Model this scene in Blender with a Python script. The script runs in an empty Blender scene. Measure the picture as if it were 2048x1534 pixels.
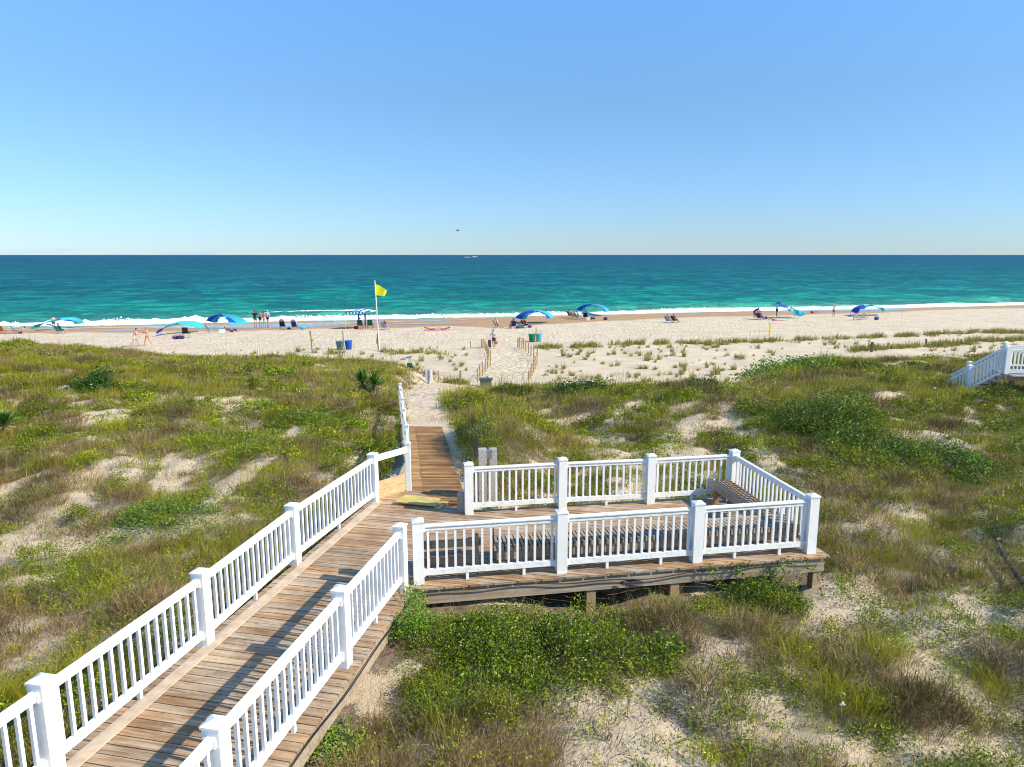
import bpy, bmesh, math, random
import numpy as np
from mathutils import Vector, Matrix
R = math.radians
random.seed(7); rng = np.random.default_rng(7)
scene = bpy.context.scene
col = scene.collection

# ---------------------------------------------------------------- camera model (used to survey positions from the photograph)
F = 1421.0; CH = 8.9; PITCH = math.atan((767 - 509.5) / F)
SP, CP = math.sin(PITCH), math.cos(PITCH)
def at(px, py, z):
    """ground point seen at photo pixel (px,py) whose height is z"""
    v = (py - 767) / F
    dn = SP + v * CP; hz = CP - v * SP
    D = (CH - z) * hz / dn
    return ((px - 1024) / F * D / hz, D)
def pix(x, y, z):
    dep = y * CP + (CH - z) * SP
    up = (z - CH) * CP + y * SP
    return 1024 + F * x / dep, 767 - F * up / dep

# ---------------------------------------------------------------- object helpers
def tag(o, label=None, cat=None, group=None, kind=None):
    if label: o['label'] = label
    if cat: o['category'] = cat
    if group: o['group'] = group
    if kind: o['kind'] = kind
    return o
def thing(name, loc=(0, 0, 0), rz=0, label=None, cat=None, group=None):
    o = bpy.data.objects.new(name, None); col.objects.link(o)
    o.empty_display_size = .2
    o.location = loc; o.rotation_euler = (0, 0, rz)
    return tag(o, label, cat, group)
def link(name, me, parent=None, mats=None, loc=None, rot=None):
    if mats is not None and len(me.materials) == 0:
        for m in (mats if isinstance(mats, (list, tuple)) else [mats]): me.materials.append(m)
    o = bpy.data.objects.new(name, me); col.objects.link(o)
    if parent: o.parent = parent
    if loc is not None: o.location = loc
    if rot is not None: o.rotation_euler = rot
    return o
def kids(o): return list(o.children)
def dup(o, parent=None, loc=None, rz=None, label=None, group=None, scale=None):
    c = o.copy(); col.objects.link(c); c.parent = parent
    if loc is not None: c.location = loc
    if rz is not None: c.rotation_euler = (0, 0, rz)
    if scale is not None: c.scale = (scale,) * 3
    if label: c['label'] = label
    if group: c['group'] = group
    for ch in kids(o): dup(ch, c)
    return c

class MB:
    """mesh builder: boxes, tubes, polygons -> one mesh"""
    def __init__(s): s.v = []; s.f = []; s.c = []; s.mi = []; s.sm = []
    def add(s, vs, fs, c=None, mi=0, smooth=False):
        b = len(s.v); s.v += [tuple(p) for p in vs]
        for f in fs:
            s.f.append([i + b for i in f]); s.c.append(c); s.mi.append(mi); s.sm.append(smooth)
    def box(s, cx, cy, cz, sx, sy, sz, rz=0, c=None, mi=0, M=None):
        vs = []
        for dx, dy, dz in ((-1,-1,-1),(1,-1,-1),(1,1,-1),(-1,1,-1),(-1,-1,1),(1,-1,1),(1,1,1),(-1,1,1)):
            p = Vector((dx*sx/2, dy*sy/2, dz*sz/2))
            if M is not None: p = M @ p
            elif rz: p = Matrix.Rotation(rz, 3, 'Z') @ p
            vs.append((p.x+cx, p.y+cy, p.z+cz))
        s.add(vs, [(0,3,2,1),(4,5,6,7),(0,1,5,4),(1,2,6,5),(2,3,7,6),(3,0,4,7)], c, mi)
    def beam(s, a, b, w, h, c=None, mi=0, up=(0,0,1)):
        """box from a to b, width w (sideways), height h (up)"""
        a = Vector(a); b = Vector(b); d = (b-a); L = d.length; d.normalize()
        u = Vector(up); sd = d.cross(u)
        if sd.length < 1e-4: sd = Vector((1,0,0))
        sd.normalize(); u = sd.cross(d).normalized()
        M = Matrix((d, sd, u)).transposed()
        m = (a+b)/2
        s.box(m.x, m.y, m.z, L, w, h, M=M, c=c, mi=mi)
    def tube(s, pts, r, n=8, c=None, mi=0, cap=True, smooth=True):
        pts = [Vector(p) for p in pts]
        rs = r if isinstance(r, (list, tuple)) else [r]*len(pts)
        rings = []; px = None
        for i, p in enumerate(pts):
            d = (pts[min(i+1, len(pts)-1)] - pts[max(i-1, 0)]).normalized()
            if px is None:
                px = d.orthogonal().normalized()
            px = (px - d*px.dot(d)).normalized(); py = d.cross(px)
            rings.append([p + (px*math.cos(2*math.pi*k/n) + py*math.sin(2*math.pi*k/n))*rs[i] for k in range(n)])
        vs = [q for rg in rings for q in rg]; fs = []
        for i in range(len(pts)-1):
            for k in range(n):
                fs.append((i*n+k, i*n+(k+1)%n, (i+1)*n+(k+1)%n, (i+1)*n+k))
        s.add(vs, fs, c, mi, smooth)
        if cap:
            s.add(rings[0], [tuple(range(n))[::-1]], c, mi); s.add(rings[-1], [tuple(range(n))], c, mi)
    def lathe(s, prof, n=20, cx=0, cy=0, c=None, mi=0):
        vs = []; fs = []
        for r, z in prof:
            for k in range(n):
                a = 2*math.pi*k/n; vs.append((cx+r*math.cos(a), cy+r*math.sin(a), z))
        for i in range(len(prof)-1):
            for k in range(n):
                fs.append((i*n+k, i*n+(k+1)%n, (i+1)*n+(k+1)%n, (i+1)*n+k))
        s.add(vs, fs, c, mi, True)
    def ell(s, c0, rad, n=10, m=7, c=None, mi=0, rot=None):
        vs = []; fs = []
        for i in range(m+1):
            t = math.pi*i/m
            for k in range(n):
                a = 2*math.pi*k/n
                p = Vector((rad[0]*math.sin(t)*math.cos(a), rad[1]*math.sin(t)*math.sin(a), rad[2]*math.cos(t)))
                if rot is not None: p = rot @ p
                vs.append((p.x+c0[0], p.y+c0[1], p.z+c0[2]))
        for i in range(m):
            for k in range(n):
                fs.append((i*n+k, (i+1)*n+k, (i+1)*n+(k+1)%n, i*n+(k+1)%n))
        s.add(vs, fs, c, mi, True)
    def prism(s, poly, z0, z1, c=None, mi=0):
        n = len(poly)
        vs = [(x, y, z0) for x, y in poly] + [(x, y, z1) for x, y in poly]
        fs = [tuple(range(n))[::-1], tuple(range(n, 2*n))] + [(i, (i+1)%n, n+(i+1)%n, n+i) for i in range(n)]
        s.add(vs, fs, c, mi)
    def mesh(s, name, mats):
        me = bpy.data.meshes.new(name); me.from_pydata(s.v, [], s.f)
        for m in (mats if isinstance(mats, (list, tuple)) else [mats]): me.materials.append(m)
        me.polygons.foreach_set('material_index', s.mi)
        me.polygons.foreach_set('use_smooth', s.sm)
        if any(c is not None for c in s.c):
            ca = me.color_attributes.new('col', 'FLOAT_COLOR', 'CORNER')
            buf = []
            for f, c in zip(s.f, s.c):
                c = c or (1, 1, 1)
                buf += [c[0], c[1], c[2], 1.0]*len(f)
            ca.data.foreach_set('color', buf)
        me.update(); return me
    def build(s, name, mats, parent=None, loc=None, rot=None):
        return link(name, s.mesh(name, mats), parent, None, loc, rot)

# ---------------------------------------------------------------- materials
def newmat(name):
    m = bpy.data.materials.new(name); m.use_nodes = True
    nt = m.node_tree; nt.nodes.clear()
    out = nt.nodes.new('ShaderNodeOutputMaterial')
    return m, nt, out
def nd(nt, t, **kw):
    n = nt.nodes.new(t)
    for k, v in kw.items():
        if k.startswith('i_'):
            n.inputs[k[2:].replace('_', ' ')].default_value = v
        else: setattr(n, k, v)
    return n
def L(nt, a, b): nt.links.new(a, b)
def ramp(nt, fac, stops, interp='LINEAR'):
    r = nt.nodes.new('ShaderNodeValToRGB'); r.color_ramp.interpolation = interp
    e = r.color_ramp.elements
    while len(e) < len(stops): e.new(.5)
    for el, (p, c) in zip(e, stops):
        el.position = p; el.color = (*c, 1) if len(c) == 3 else c
    L(nt, fac, r.inputs[0]); return r
def mixc(nt, a, b, fac, mode='MIX'):
    n = nt.nodes.new('ShaderNodeMix'); n.data_type = 'RGBA'; n.blend_type = mode
    for s, v in ((n.inputs[6], a), (n.inputs[7], b), (n.inputs[0], fac)):
        if isinstance(v, bpy.types.NodeSocket): L(nt, v, s)
        elif isinstance(v, (int, float)): s.default_value = v
        else: s.default_value = (*v, 1)
    return n.outputs[2]
def mth(nt, op, a, b=None, clamp=False):
    n = nt.nodes.new('ShaderNodeMath'); n.operation = op; n.use_clamp = clamp
    for s, v in zip(n.inputs, (a, b)):
        if v is None: continue
        if isinstance(v, bpy.types.NodeSocket): L(nt, v, s)
        else: s.default_value = v
    return n.outputs[0]
def noise(nt, vec, scale, detail=4, rough=.55, dist=0):
    n = nd(nt, 'ShaderNodeTexNoise', i_Scale=scale, i_Detail=detail, i_Roughness=rough, i_Distortion=dist)
    if vec is not None: L(nt, vec, n.inputs['Vector'])
    return n.outputs[0]
def coord(nt, scale=(1,1,1), rot=(0,0,0), out='Object'):
    tc = nt.nodes.new('ShaderNodeTexCoord'); mp = nt.nodes.new('ShaderNodeMapping')
    mp.inputs['Scale'].default_value = scale; mp.inputs['Rotation'].default_value = rot
    L(nt, tc.outputs[out], mp.inputs[0]); return mp.outputs[0]
def bump(nt, h, strength=.5, dist=.02):
    b = nt.nodes.new('ShaderNodeBump'); b.inputs['Strength'].default_value = strength
    b.inputs['Distance'].default_value = dist; L(nt, h, b.inputs['Height']); return b.outputs[0]
def simple(name, c, rough=.6, var=.12, scale=8, metal=0, bmp=0, stretch=(1,1,1), trans=0):
    """plain procedural surface: base colour with uneven wear"""
    m, nt, out = newmat(name)
    p = nd(nt, 'ShaderNodeBsdfPrincipled', i_Roughness=rough, i_Metallic=metal)
    v = coord(nt, stretch)
    f = noise(nt, v, scale, 5)
    lo = tuple(max(0, x*(1-var*1.6)) for x in c); hi = tuple(min(.95, x*(1+var)) for x in c)
    r = ramp(nt, f, [(.3, lo), (.7, hi)])
    L(nt, r.outputs[0], p.inputs['Base Color'])
    if bmp: L(nt, bump(nt, f, bmp, .01), p.inputs['Normal'])
    sh = p.outputs[0]
    if trans:
        t = nt.nodes.new('ShaderNodeBsdfTranslucent'); L(nt, r.outputs[0], t.inputs[0])
        mx = nt.nodes.new('ShaderNodeMixShader'); mx.inputs[0].default_value = trans
        L(nt, sh, mx.inputs[1]); L(nt, t.outputs[0], mx.inputs[2]); sh = mx.outputs[0]
    L(nt, sh, out.inputs[0]); return m
def wood(name, a, b, rz=0, attr=False, scale=1.0, rough=.75, knots=True):
    """weathered timber, grain along local x after rotation rz"""
    m, nt, out = newmat(name)
    p = nd(nt, 'ShaderNodeBsdfPrincipled', i_Roughness=rough)
    v = coord(nt, (1.2*scale, 26*scale, 26*scale), (0, 0, rz))
    if rz:   # rotate first, then stretch
        v0 = coord(nt, (1, 1, 1), (0, 0, rz)); mp = nt.nodes.new('ShaderNodeMapping')
        mp.inputs['Scale'].default_value = (1.2*scale, 26*scale, 26*scale); L(nt, v0, mp.inputs[0]); v = mp.outputs[0]
    g = noise(nt, v, 1.0, 6, .65, .6)
    v2 = coord(nt); g2 = noise(nt, v2, 1.7, 4, .6)
    s = mth(nt, 'ADD', mth(nt, 'MULTIPLY', g, .75), mth(nt, 'MULTIPLY', g2, .35))
    r = ramp(nt, s, [(.36, tuple(x*.62 for x in a)), (.50, a), (.68, b)])
    c = r.outputs[0]
    if knots:
        vo = nd(nt, 'ShaderNodeTexVoronoi', i_Scale=1.0)
        mp2 = nt.nodes.new('ShaderNodeMapping'); mp2.inputs['Scale'].default_value = (2.0, 6.5, 6.5)
        L(nt, coord(nt, (1, 1, 1), (0, 0, rz)), mp2.inputs[0]); L(nt, mp2.outputs[0], vo.inputs['Vector'])
        k = ramp(nt, vo.outputs['Distance'], [(.05, (1, 1, 1)), (.11, (0, 0, 0))])
        c = mixc(nt, c, tuple(x*.35 for x in a), mth(nt, 'MULTIPLY', k.outputs[0], .75))
    if attr:
        at_ = nd(nt, 'ShaderNodeAttribute', attribute_name='col')
        c = mixc(nt, c, at_.outputs['Color'], 1.0, 'MULTIPLY')
    if attr and knots:      # sand and salt drifted into the boards
        sd_ = ramp(nt, noise(nt, v2, 2.3, 7, .72), [(.54, (0, 0, 0)), (.66, (1, 1, 1))])
        c = mixc(nt, c, (.50, .40, .28), mth(nt, 'MULTIPLY', sd_.outputs[0], .45))
    L(nt, c, p.inputs['Base Color'])
    L(nt, bump(nt, g, .5, .006), p.inputs['Normal'])
    L(nt, p.outputs[0], out.inputs[0]); return m

E1 = Vector((.978, -.207, 0)).normalized(); E2 = Vector((.207, .978, 0)).normalized()
BA = math.atan2(E1.y, E1.x)
M_white, nt, out = newmat('white_vinyl')
p = nd(nt, 'ShaderNodeBsdfPrincipled', i_Roughness=.42); v = coord(nt, (1, 1, 1))
g_ = nd(nt, 'ShaderNodeNewGeometry'); sz_ = nt.nodes.new('ShaderNodeSeparateXYZ'); L(nt, v, sz_.inputs[0])
low_ = nd(nt, 'ShaderNodeMapRange', i_From_Min=.0, i_From_Max=.16, i_To_Min=1.0, i_To_Max=0.0); L(nt, sz_.outputs[2], low_.inputs[0])
gr_ = mth(nt, 'MULTIPLY', mth(nt, 'ADD', mth(nt, 'MULTIPLY', low_.outputs[0], .5), .25), ramp(nt, noise(nt, g_.outputs['Position'], 9, 6, .7), [(.48, (0, 0, 0)), (.72, (1, 1, 1))]).outputs[0])
L(nt, mixc(nt, (.80, .80, .775), (.50, .47, .38), gr_), p.inputs['Base Color']); L(nt, p.outputs[0], out.inputs[0])
M_deck = wood('deck_timber', (.31, .20, .11), (.53, .43, .315), -BA, True)
M_beam = wood('beam_timber', (.30, .225, .15), (.44, .36, .27), -math.atan2(1.15, 6.51))
M_bench = wood('bench_timber', (.25, .17, .10), (.38, .28, .185), 0)
M_newwood = wood('new_timber', (.58, .33, .15), (.70, .46, .26), -math.atan2(1, 1.5), scale=.7)
M_slat0 = wood('slat_timber', (.46, .29, .12), (.58, .40, .20), 0, knots=False)
M_post = wood('post_timber', (.30, .21, .11), (.44, .33, .18), R(90), knots=False)
M_grey = wood('grey_timber', (.33, .30, .26), (.50, .46, .41), R(90), knots=False)
M_darkpost = simple('old_post', (.10, .085, .065), .9, .3, 12)
M_black = simple('black_rubber', (.018, .018, .02), .5, .3, 9)
M_yellow = simple('yellow_board', (.56, .43, .12), .6, .15, 3.5)
M_flag = simple('yellow_flag_cloth', (.82, .80, .02), .7, .05, 5, trans=.35)
M_pole = simple('pole_paint', (.74, .72, .60), .45, .06, 5)
M_metal = simple('grey_metal', (.33, .34, .36), .4, .15, 9, metal=.7)
M_signw = simple('sign_white', (.72, .74, .74), .5, .06, 5)
M_signg = simple('sign_green', (.02, .10, .05), .5, .1, 5)
M_signy = simple('sign_cream', (.72, .66, .40), .5, .1, 5)
M_rope = simple('rope', (.55, .50, .40), .9, .2, 20)
M_orange = simple('orange_rope', (.85, .38, .06), .8, .15, 20)
M_boxgreen = simple('box_green', (.16, .19, .12), .7, .2, 6)
M_boxlid = simple('box_lid', (.05, .07, .06), .6, .2, 6)
CLOTH = {}
def cloth(c, trans=.12):
    k = tuple(round(x, 3) for x in c)
    if k not in CLOTH: CLOTH[k] = simple('cloth_%d' % len(CLOTH), c, .85, .12, 14, trans=trans)
    return CLOTH[k]
def skin(i=0):
    c = ((.55, .27, .16), (.46, .20, .11), (.62, .34, .22), (.30, .13, .07), (.10, .05, .03))[i]
    k = ('skin', i)
    if k not in CLOTH: CLOTH[k] = simple('skin_%d' % i, c, .5, .06, 6)
    return CLOTH[k]
M_hair = simple('hair_brown', (.045, .028, .018), .6, .3, 20)
M_hairb = simple('hair_fair', (.35, .23, .10), .6, .3, 20)

# ---------------------------------------------------------------- numpy noise
_perm = rng.permutation(4096)
_val = rng.random(4096)
def vnoise(x, y, sc=1.0, seed=0):
    x = np.asarray(x, float)*sc + seed*17.31; y = np.asarray(y, float)*sc + seed*9.77
    xi = np.floor(x).astype(int); yi = np.floor(y).astype(int)
    fx = x-xi; fy = y-yi; fx = fx*fx*(3-2*fx); fy = fy*fy*(3-2*fy)
    def h(a, b): return _val[_perm[(_perm[a & 4095] + b) & 4095]]
    return (h(xi, yi)*(1-fx)+h(xi+1, yi)*fx)*(1-fy) + (h(xi, yi+1)*(1-fx)+h(xi+1, yi+1)*fx)*fy
def fbm(x, y, sc=1.0, o=4, seed=0):
    t = 0; a = .5; s = 0
    for i in range(o):
        t = t + a*vnoise(x, y, sc*2**i, seed+i*3); s += a; a *= .5
    return t/s
def sstep(a, b, x):
    t = np.clip((x-a)/(b-a), 0, 1); return t*t*(3-2*t)

# ---------------------------------------------------------------- terrain
SH0, SHK = 104.0, .26; SHN = math.sqrt(1+SHK*SHK)
def inland(x, y): return (SH0 + SHK*x - y)/SHN
PATH = [(-1.55, 13.6, 3.84, .75), (-1.7, 15, 3.74, .75), (-2.05, 18, 3.55, .72), (-2.65, 22.5, 3.28, .75), (-3.3, 26, 3.05, .8),
        (-4.0, 30, 2.75, .85), (-4.35, 33, 2.5, .9), (-4.3, 36, 2.2, .9), (-3.4, 39, 1.75, 1.0), (-1.9, 42.5, 1.2, 1.15), (-.6, 47, 1.0, 1.15),
        (-.45, 52, .97, 1.15), (-.55, 62, .85, 1.2)]
def path_info(x, y):
    bd = np.full(np.shape(x), 1e9); bz = np.zeros(np.shape(x)); bw = np.ones(np.shape(x))
    for (x0, y0, z0, w0), (x1, y1, z1, w1) in zip(PATH[:-1], PATH[1:]):
        dx, dy = x1-x0, y1-y0; t = np.clip(((x-x0)*dx+(y-y0)*dy)/(dx*dx+dy*dy), 0, 1)
        d = np.hypot(x-x0-t*dx, y-y0-t*dy); m = d < bd
        bd = np.where(m, d, bd); bz = np.where(m, z0+(z1-z0)*t, bz); bw = np.where(m, w0+(w1-w0)*t, bw)
    return bd, bz, bw
BUMPS = [  # x, y, amp, sx, sy   local swells of the dune
    (-.55, 19.2, 1.15, 1.6, 3.2), (1.2, 18.5, .25, 2.2, 1.8), (-5.6, 24, .45, 2.0, 4.5), (-6.2, 17.5, .25, 1.8, 2.5),
    (10.0, 21.5, .45, 2.6, 2.6), (14.5, 23, -.25, 2.2, 2.0), (17.5, 20.5, .25, 3, 2), (21, 29.5, -.35, 4.5, 3.2),
    (-12, 22, .35, 3.5, 3.0), (-17.5, 28, .3, 4, 3), (-8.5, 29, -.25, 3, 3), (-20, 18, -.2, 4, 3),
    (-9.0, 13.2, -.25, 2.4, 1.8), (9.5, 13.0, .12, 2.5, 2), (7.0, 8.0, -.15, 2.5, 1.5), (-.6, 9.5, .30, .9, .55), (-2.6, 15.0, .45, .45, 1.1),
    (13.5, 13.0, .25, 3, 2.4), (-13.5, 36, .2, 3.0, 1.6), (4.5, 26, .2, 3, 1.6)]
def ground(x, y):
    x = np.asarray(x, float); y = np.asarray(y, float)
    # crest distance and height, varying sideways
    c = 27.5 + 11.0*sstep(-2.2, -7.5, x) + 7.5*sstep(9.5, 16.5, x)
    zc = np.interp(x, [-45, -28, -20, -14, -8, -4.5, -2, 2, 6, 12, 60], [4.6, 3.95, 3.3, 3.10, 2.85, 2.65, 3.0, 3.2, 3.45, 3.5, 4.2])
    fall = 15.0 - 4.0*sstep(9.5, 16.5, x) - 3*sstep(-2.2, -7.5, x)
    foot = 3.36 - .16*sstep(3, 9, x)*sstep(13, 8, y) + .05*sstep(-4, -12, x)
    t1 = np.clip((y-11.5)/(c-11.5), 0, 1); t1 = t1*t1*(3-2*t1)*.55 + t1*.45
    up = foot + (zc-foot)*t1
    t2 = np.clip((y-c)/fall, 0, 1); t2 = t2*t2*(3-2*t2)
    d = inland(x, y)
    beach = np.interp(d, [-400, -60, -12, 0, 5, 14, 30, 46, 70], [-14, -3.4, -.5, 0.0, .16, .42, .68, .95, 1.1])
    z = up*(1-t2) + beach*t2
    dune = 1-t2
    for bx, by, a, sx, sy in BUMPS:
        z = z + a*np.exp(-((x-bx)/sx)**2-((y-by)/sy)**2)*(.25+.75*dune)
    nz = (fbm(x, y, .32, 3, 1)-.5)*.60 + (fbm(x, y, 1.0, 3, 5)-.5)*.46
    z = z + nz*(.12+.88*dune)*sstep(-3, 25, d)
    flat = sstep(14, 26, d)*(1-dune)      # low hummocks on the back beach
    z = z + flat*((fbm(x*.55, y, .42, 3, 9)-.5)*.34)*sstep(75, 60, y-.2*x)
    # trodden path
    bd, bz, bw = path_info(x, y)
    w = 1-sstep(0, 1, (bd-bw)/.8)
    bz = bz + (fbm(x, y, 2.2, 2, 3)-.5)*.05
    z = z*(1-w) + bz*w
    # ground kept below the deck
    u = x*E1.x+y*E1.y
    wl = (y-8.5)*(.2)-4.15
    under = (sstep(-.9, -.2, x-wl))*(1-sstep(2.6, 3.3, x-wl))*(1-sstep(13.4, 14.4, y))
    pl = sstep(-2.4, -1.5, x)*(1-sstep(5.5, 6.3, x))*sstep(9.2, 9.9, y-.177*x)*(1-sstep(13.7, 14.4, y-.177*x))
    under = np.maximum(under, pl)
    z = np.minimum(z, z*(1-under)+np.minimum(z, 3.53)*under)
    return z
def gz(x, y): return float(ground(np.array([x]), np.array([y]))[0])
def onground(px, py, z0=1.0):
    """surveyed point: ray of the photo pixel meets the terrain"""
    z = z0
    for _ in range(25):
        x, y = at(px, py, z); z = z*.5 + gz(x, y)*.5
    x, y = at(px, py, z); return x, y, gz(x, y)

def axis(segs):
    out = [segs[0][0]]
    for a, b, st in segs:
        n = max(1, int(round((b-a)/st))); out += list(np.linspace(a, b, n+1)[1:])
    return np.array(out)
def grid_mesh(name, X, Y, zf, mat):
    xx, yy = np.meshgrid(X, Y); zz = zf(xx, yy)
    nx, ny = len(X), len(Y)
    co = np.stack([xx, yy, zz], -1).reshape(-1, 3).astype(np.float32)
    i = np.arange(nx-1)[None, :] + np.arange(ny-1)[:, None]*nx
    q = np.stack([i, i+1, i+1+nx, i+nx], -1).reshape(-1, 4)
    me = np_mesh(name, co, q, mat, True); return me, xx, yy, zz
def np_mesh(name, co, faces, mat, smooth=False, cols=None):
    me = bpy.data.meshes.new(name)
    k = faces.shape[1]; n = len(faces)
    me.vertices.add(len(co)); me.vertices.foreach_set('co', np.ascontiguousarray(co, np.float32).ravel())
    me.loops.add(n*k); me.loops.foreach_set('vertex_index', faces.astype(np.int32).ravel())
    me.polygons.add(n); me.polygons.foreach_set('loop_start', np.arange(n, dtype=np.int32)*k)
    me.polygons.foreach_set('loop_total', np.full(n, k, np.int32))
    me.polygons.foreach_set('use_smooth', np.full(n, smooth))
    me.update(calc_edges=True)
    if cols is not None:
        ca = me.color_attributes.new('col', 'FLOAT_COLOR', 'POINT')
        ca.data.foreach_set('color', np.concatenate([cols, np.ones((len(cols), 1))], 1).astype(np.float32).ravel())
    for m in (mat if isinstance(mat, (list, tuple)) else [mat]): me.materials.append(m)
    return me

# sand material: dry sand, plant litter, wet sand (attribute: r litter, g wet, b trodden)
M_sand, nt, out = newmat('sand')
p = nd(nt, 'ShaderNodeBsdfPrincipled')
v = coord(nt)
at_ = nd(nt, 'ShaderNodeAttribute', attribute_name='col'); sp_ = nt.nodes.new('ShaderNodeSeparateColor'); L(nt, at_.outputs[0], sp_.inputs[0])
n1 = noise(nt, v, .55, 5); n2 = noise(nt, v, 9, 6, .7); n3 = noise(nt, v, 55, 3, .7)
base = ramp(nt, mth(nt, 'ADD', mth(nt, 'MULTIPLY', n1, .5), mth(nt, 'MULTIPLY', n2, .5)), [(.35, (.54, .415, .265)), (.62, (.72, .585, .41))]).outputs[0]
lit = ramp(nt, mth(nt, 'ADD', mth(nt, 'MULTIPLY', n3, .6), mth(nt, 'MULTIPLY', n2, .5)), [(.46, (.07, .05, .03)), (.62, (.26, .19, .12))]).outputs[0]
ln = mth(nt, 'GREATER_THAN', mth(nt, 'ADD', sp_.outputs[0], mth(nt, 'MULTIPLY', mth(nt, 'SUBTRACT', n3, .5), 1.5)), .62)
c = mixc(nt, base, lit, mth(nt, 'MULTIPLY', ln, .92))
speck = mth(nt, 'MULTIPLY', mth(nt, 'LESS_THAN', noise(nt, v, 7.5, 2, .5), .33), mth(nt, 'MULTIPLY', sp_.outputs[2], .38))
c = mixc(nt, c, (.20, .17, .13), speck)
wetc = ramp(nt, n1, [(.3, (.36, .20, .085)), (.7, (.46, .27, .12))]).outputs[0]
c = mixc(nt, c, wetc, sp_.outputs[1])
L(nt, c, p.inputs['Base Color'])
rr = nd(nt, 'ShaderNodeMapRange', i_To_Min=.9, i_To_Max=.8); L(nt, sp_.outputs[1], rr.inputs[0]); L(nt, rr.outputs[0], p.inputs['Roughness'])
vo = nd(nt, 'ShaderNodeTexVoronoi', i_Scale=3.2, feature='SMOOTH_F1'); L(nt, v, vo.inputs['Vector'])
foot = mth(nt, 'MULTIPLY', mth(nt, 'MULTIPLY', vo.outputs['Distance'], sp_.outputs[2]), 1.6)
hh = mth(nt, 'ADD', mth(nt, 'ADD', mth(nt, 'MULTIPLY', n2, .9), mth(nt, 'MULTIPLY', n3, .18)), foot)
hh = mth(nt, 'MULTIPLY', hh, mth(nt, 'SUBTRACT', 1.05, sp_.outputs[1]))
L(nt, bump(nt, hh, .9, .11), p.inputs['Normal'])
L(nt, p.outputs[0], out.inputs[0])

# vegetation cover function -------------------------------------------------
# sand openings and plant masses surveyed from the photo: px, py, rx, ry, (tilt deg)
SANDB = [(180,825,45,38,-40),(250,950,28,24,0),(335,915,36,14,10),(395,905,30,12,0),(485,825,45,16,0),(455,800,60,9,0),(590,862,42,12,-20),
 (545,895,50,16,-35),(470,965,60,15,-35),(380,1040,60,11,-35),(300,1075,60,9,-20),(95,1120,110,20,-8),(60,1160,70,12,-10),(140,1185,70,16,0),(330,1185,40,18,0),(40,1245,60,22,0),
 (140,775,60,7,0),(20,825,26,16,0),(690,938,48,15,-15),(250,910,25,18,0),(650,735,34,13,0),(730,745,30,6,0),(640,780,20,4,0),(500,935,30,14,0),(340,985,45,14,-20),
 (1800,855,85,22,25),(1790,870,45,30,0),(1900,850,85,22,20),(1960,880,50,20,20),(1455,850,70,22,20),(1500,880,50,10,35),(1385,845,45,15,0),(1375,870,20,12,0),(1480,775,60,6,0),(1780,790,60,7,0),
 (1530,915,16,26,-20),(1560,945,18,10,30),(1690,1160,60,16,0),(1680,1215,50,20,0),(1790,1275,70,22,25),(1860,1320,70,18,20),(1985,1245,60,22,40),(1900,1115,60,14,15),(1860,1045,60,14,15),(1700,1000,40,8,0),(1930,1000,50,8,10),
 (1360,1385,85,26,0),(1300,1400,50,18,0),(1650,1470,45,26,20),(1580,1440,40,12,0),(1420,1490,40,22,30),(1250,1510,70,18,0),(1480,1340,45,22,0),(1610,1350,60,10,0),(1740,1380,50,22,30),(1980,1360,70,16,30),(1620,1200,40,10,0),
 (930,1195,55,14,10),(1010,1205,40,10,0),(735,1345,38,34,-40),(810,1345,40,26,-30),(760,1420,55,22,-20),(640,1505,60,16,0),(860,1270,14,30,40),(1090,1390,0,0,0),(1190,1200,60,8,0),(1230,1180,60,8,0),
 (1190,835,45,10,0),(1110,850,28,12,0),(990,860,18,14,60),(1290,1000,90,20,0),(1060,1000,70,18,0),(1290,1215,90,8,0),(1170,1420,40,10,0),(880,1500,50,12,0),(2010,980,40,8,0),(1840,720,36,4,0),(1760,735,60,7,-10),(1930,715,50,10,0),(1660,705,60,4,-8)]
BUSHB = [(960,1222,80,13),(1180,1225,80,12),(1400,1212,60,12),(1050,1290,150,62),(1690,850,120,55),(1760,905,110,35),(1850,940,110,26),(1540,1200,70,34),(805,1235,44,52),(190,768,26,14),(1590,738,58,12),(610,830,60,16),(290,1040,70,18),(520,900,50,20),(1340,1310,40,30),(1780,1420,90,36)]
TRACKS = [[(615,845),(560,888),(492,949),(422,1004),(344,1070)], [(-20,1128),(100,1104),(215,1074),(285,1055)], [(1450,825),(1530,905),(1570,950),(1620,985)]]
def track(px, py):
    bd = np.full(np.shape(px), 1e9)
    for T_ in TRACKS:
        for (x0, y0), (x1, y1) in zip(T_[:-1], T_[1:]):
            dx, dy = x1-x0, y1-y0; t = np.clip(((px-x0)*dx+(py-y0)*dy)/(dx*dx+dy*dy), 0, 1)
            bd = np.minimum(bd, np.hypot(px-x0-t*dx, (py-y0-t*dy)))
    return bd
def blob(px, py, B):
    cx, cy, rx, ry = B[:4]; a = R(B[4]) if len(B) > 4 else 0
    if rx == 0: return np.zeros(np.shape(px))
    dx = px-cx; dy = py-cy; ca, sa = math.cos(a), math.sin(a)
    u = (dx*ca+dy*sa)/rx; w = (-dx*sa+dy*ca)/ry
    return np.exp(-(u*u+w*w)*1.1)
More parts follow.
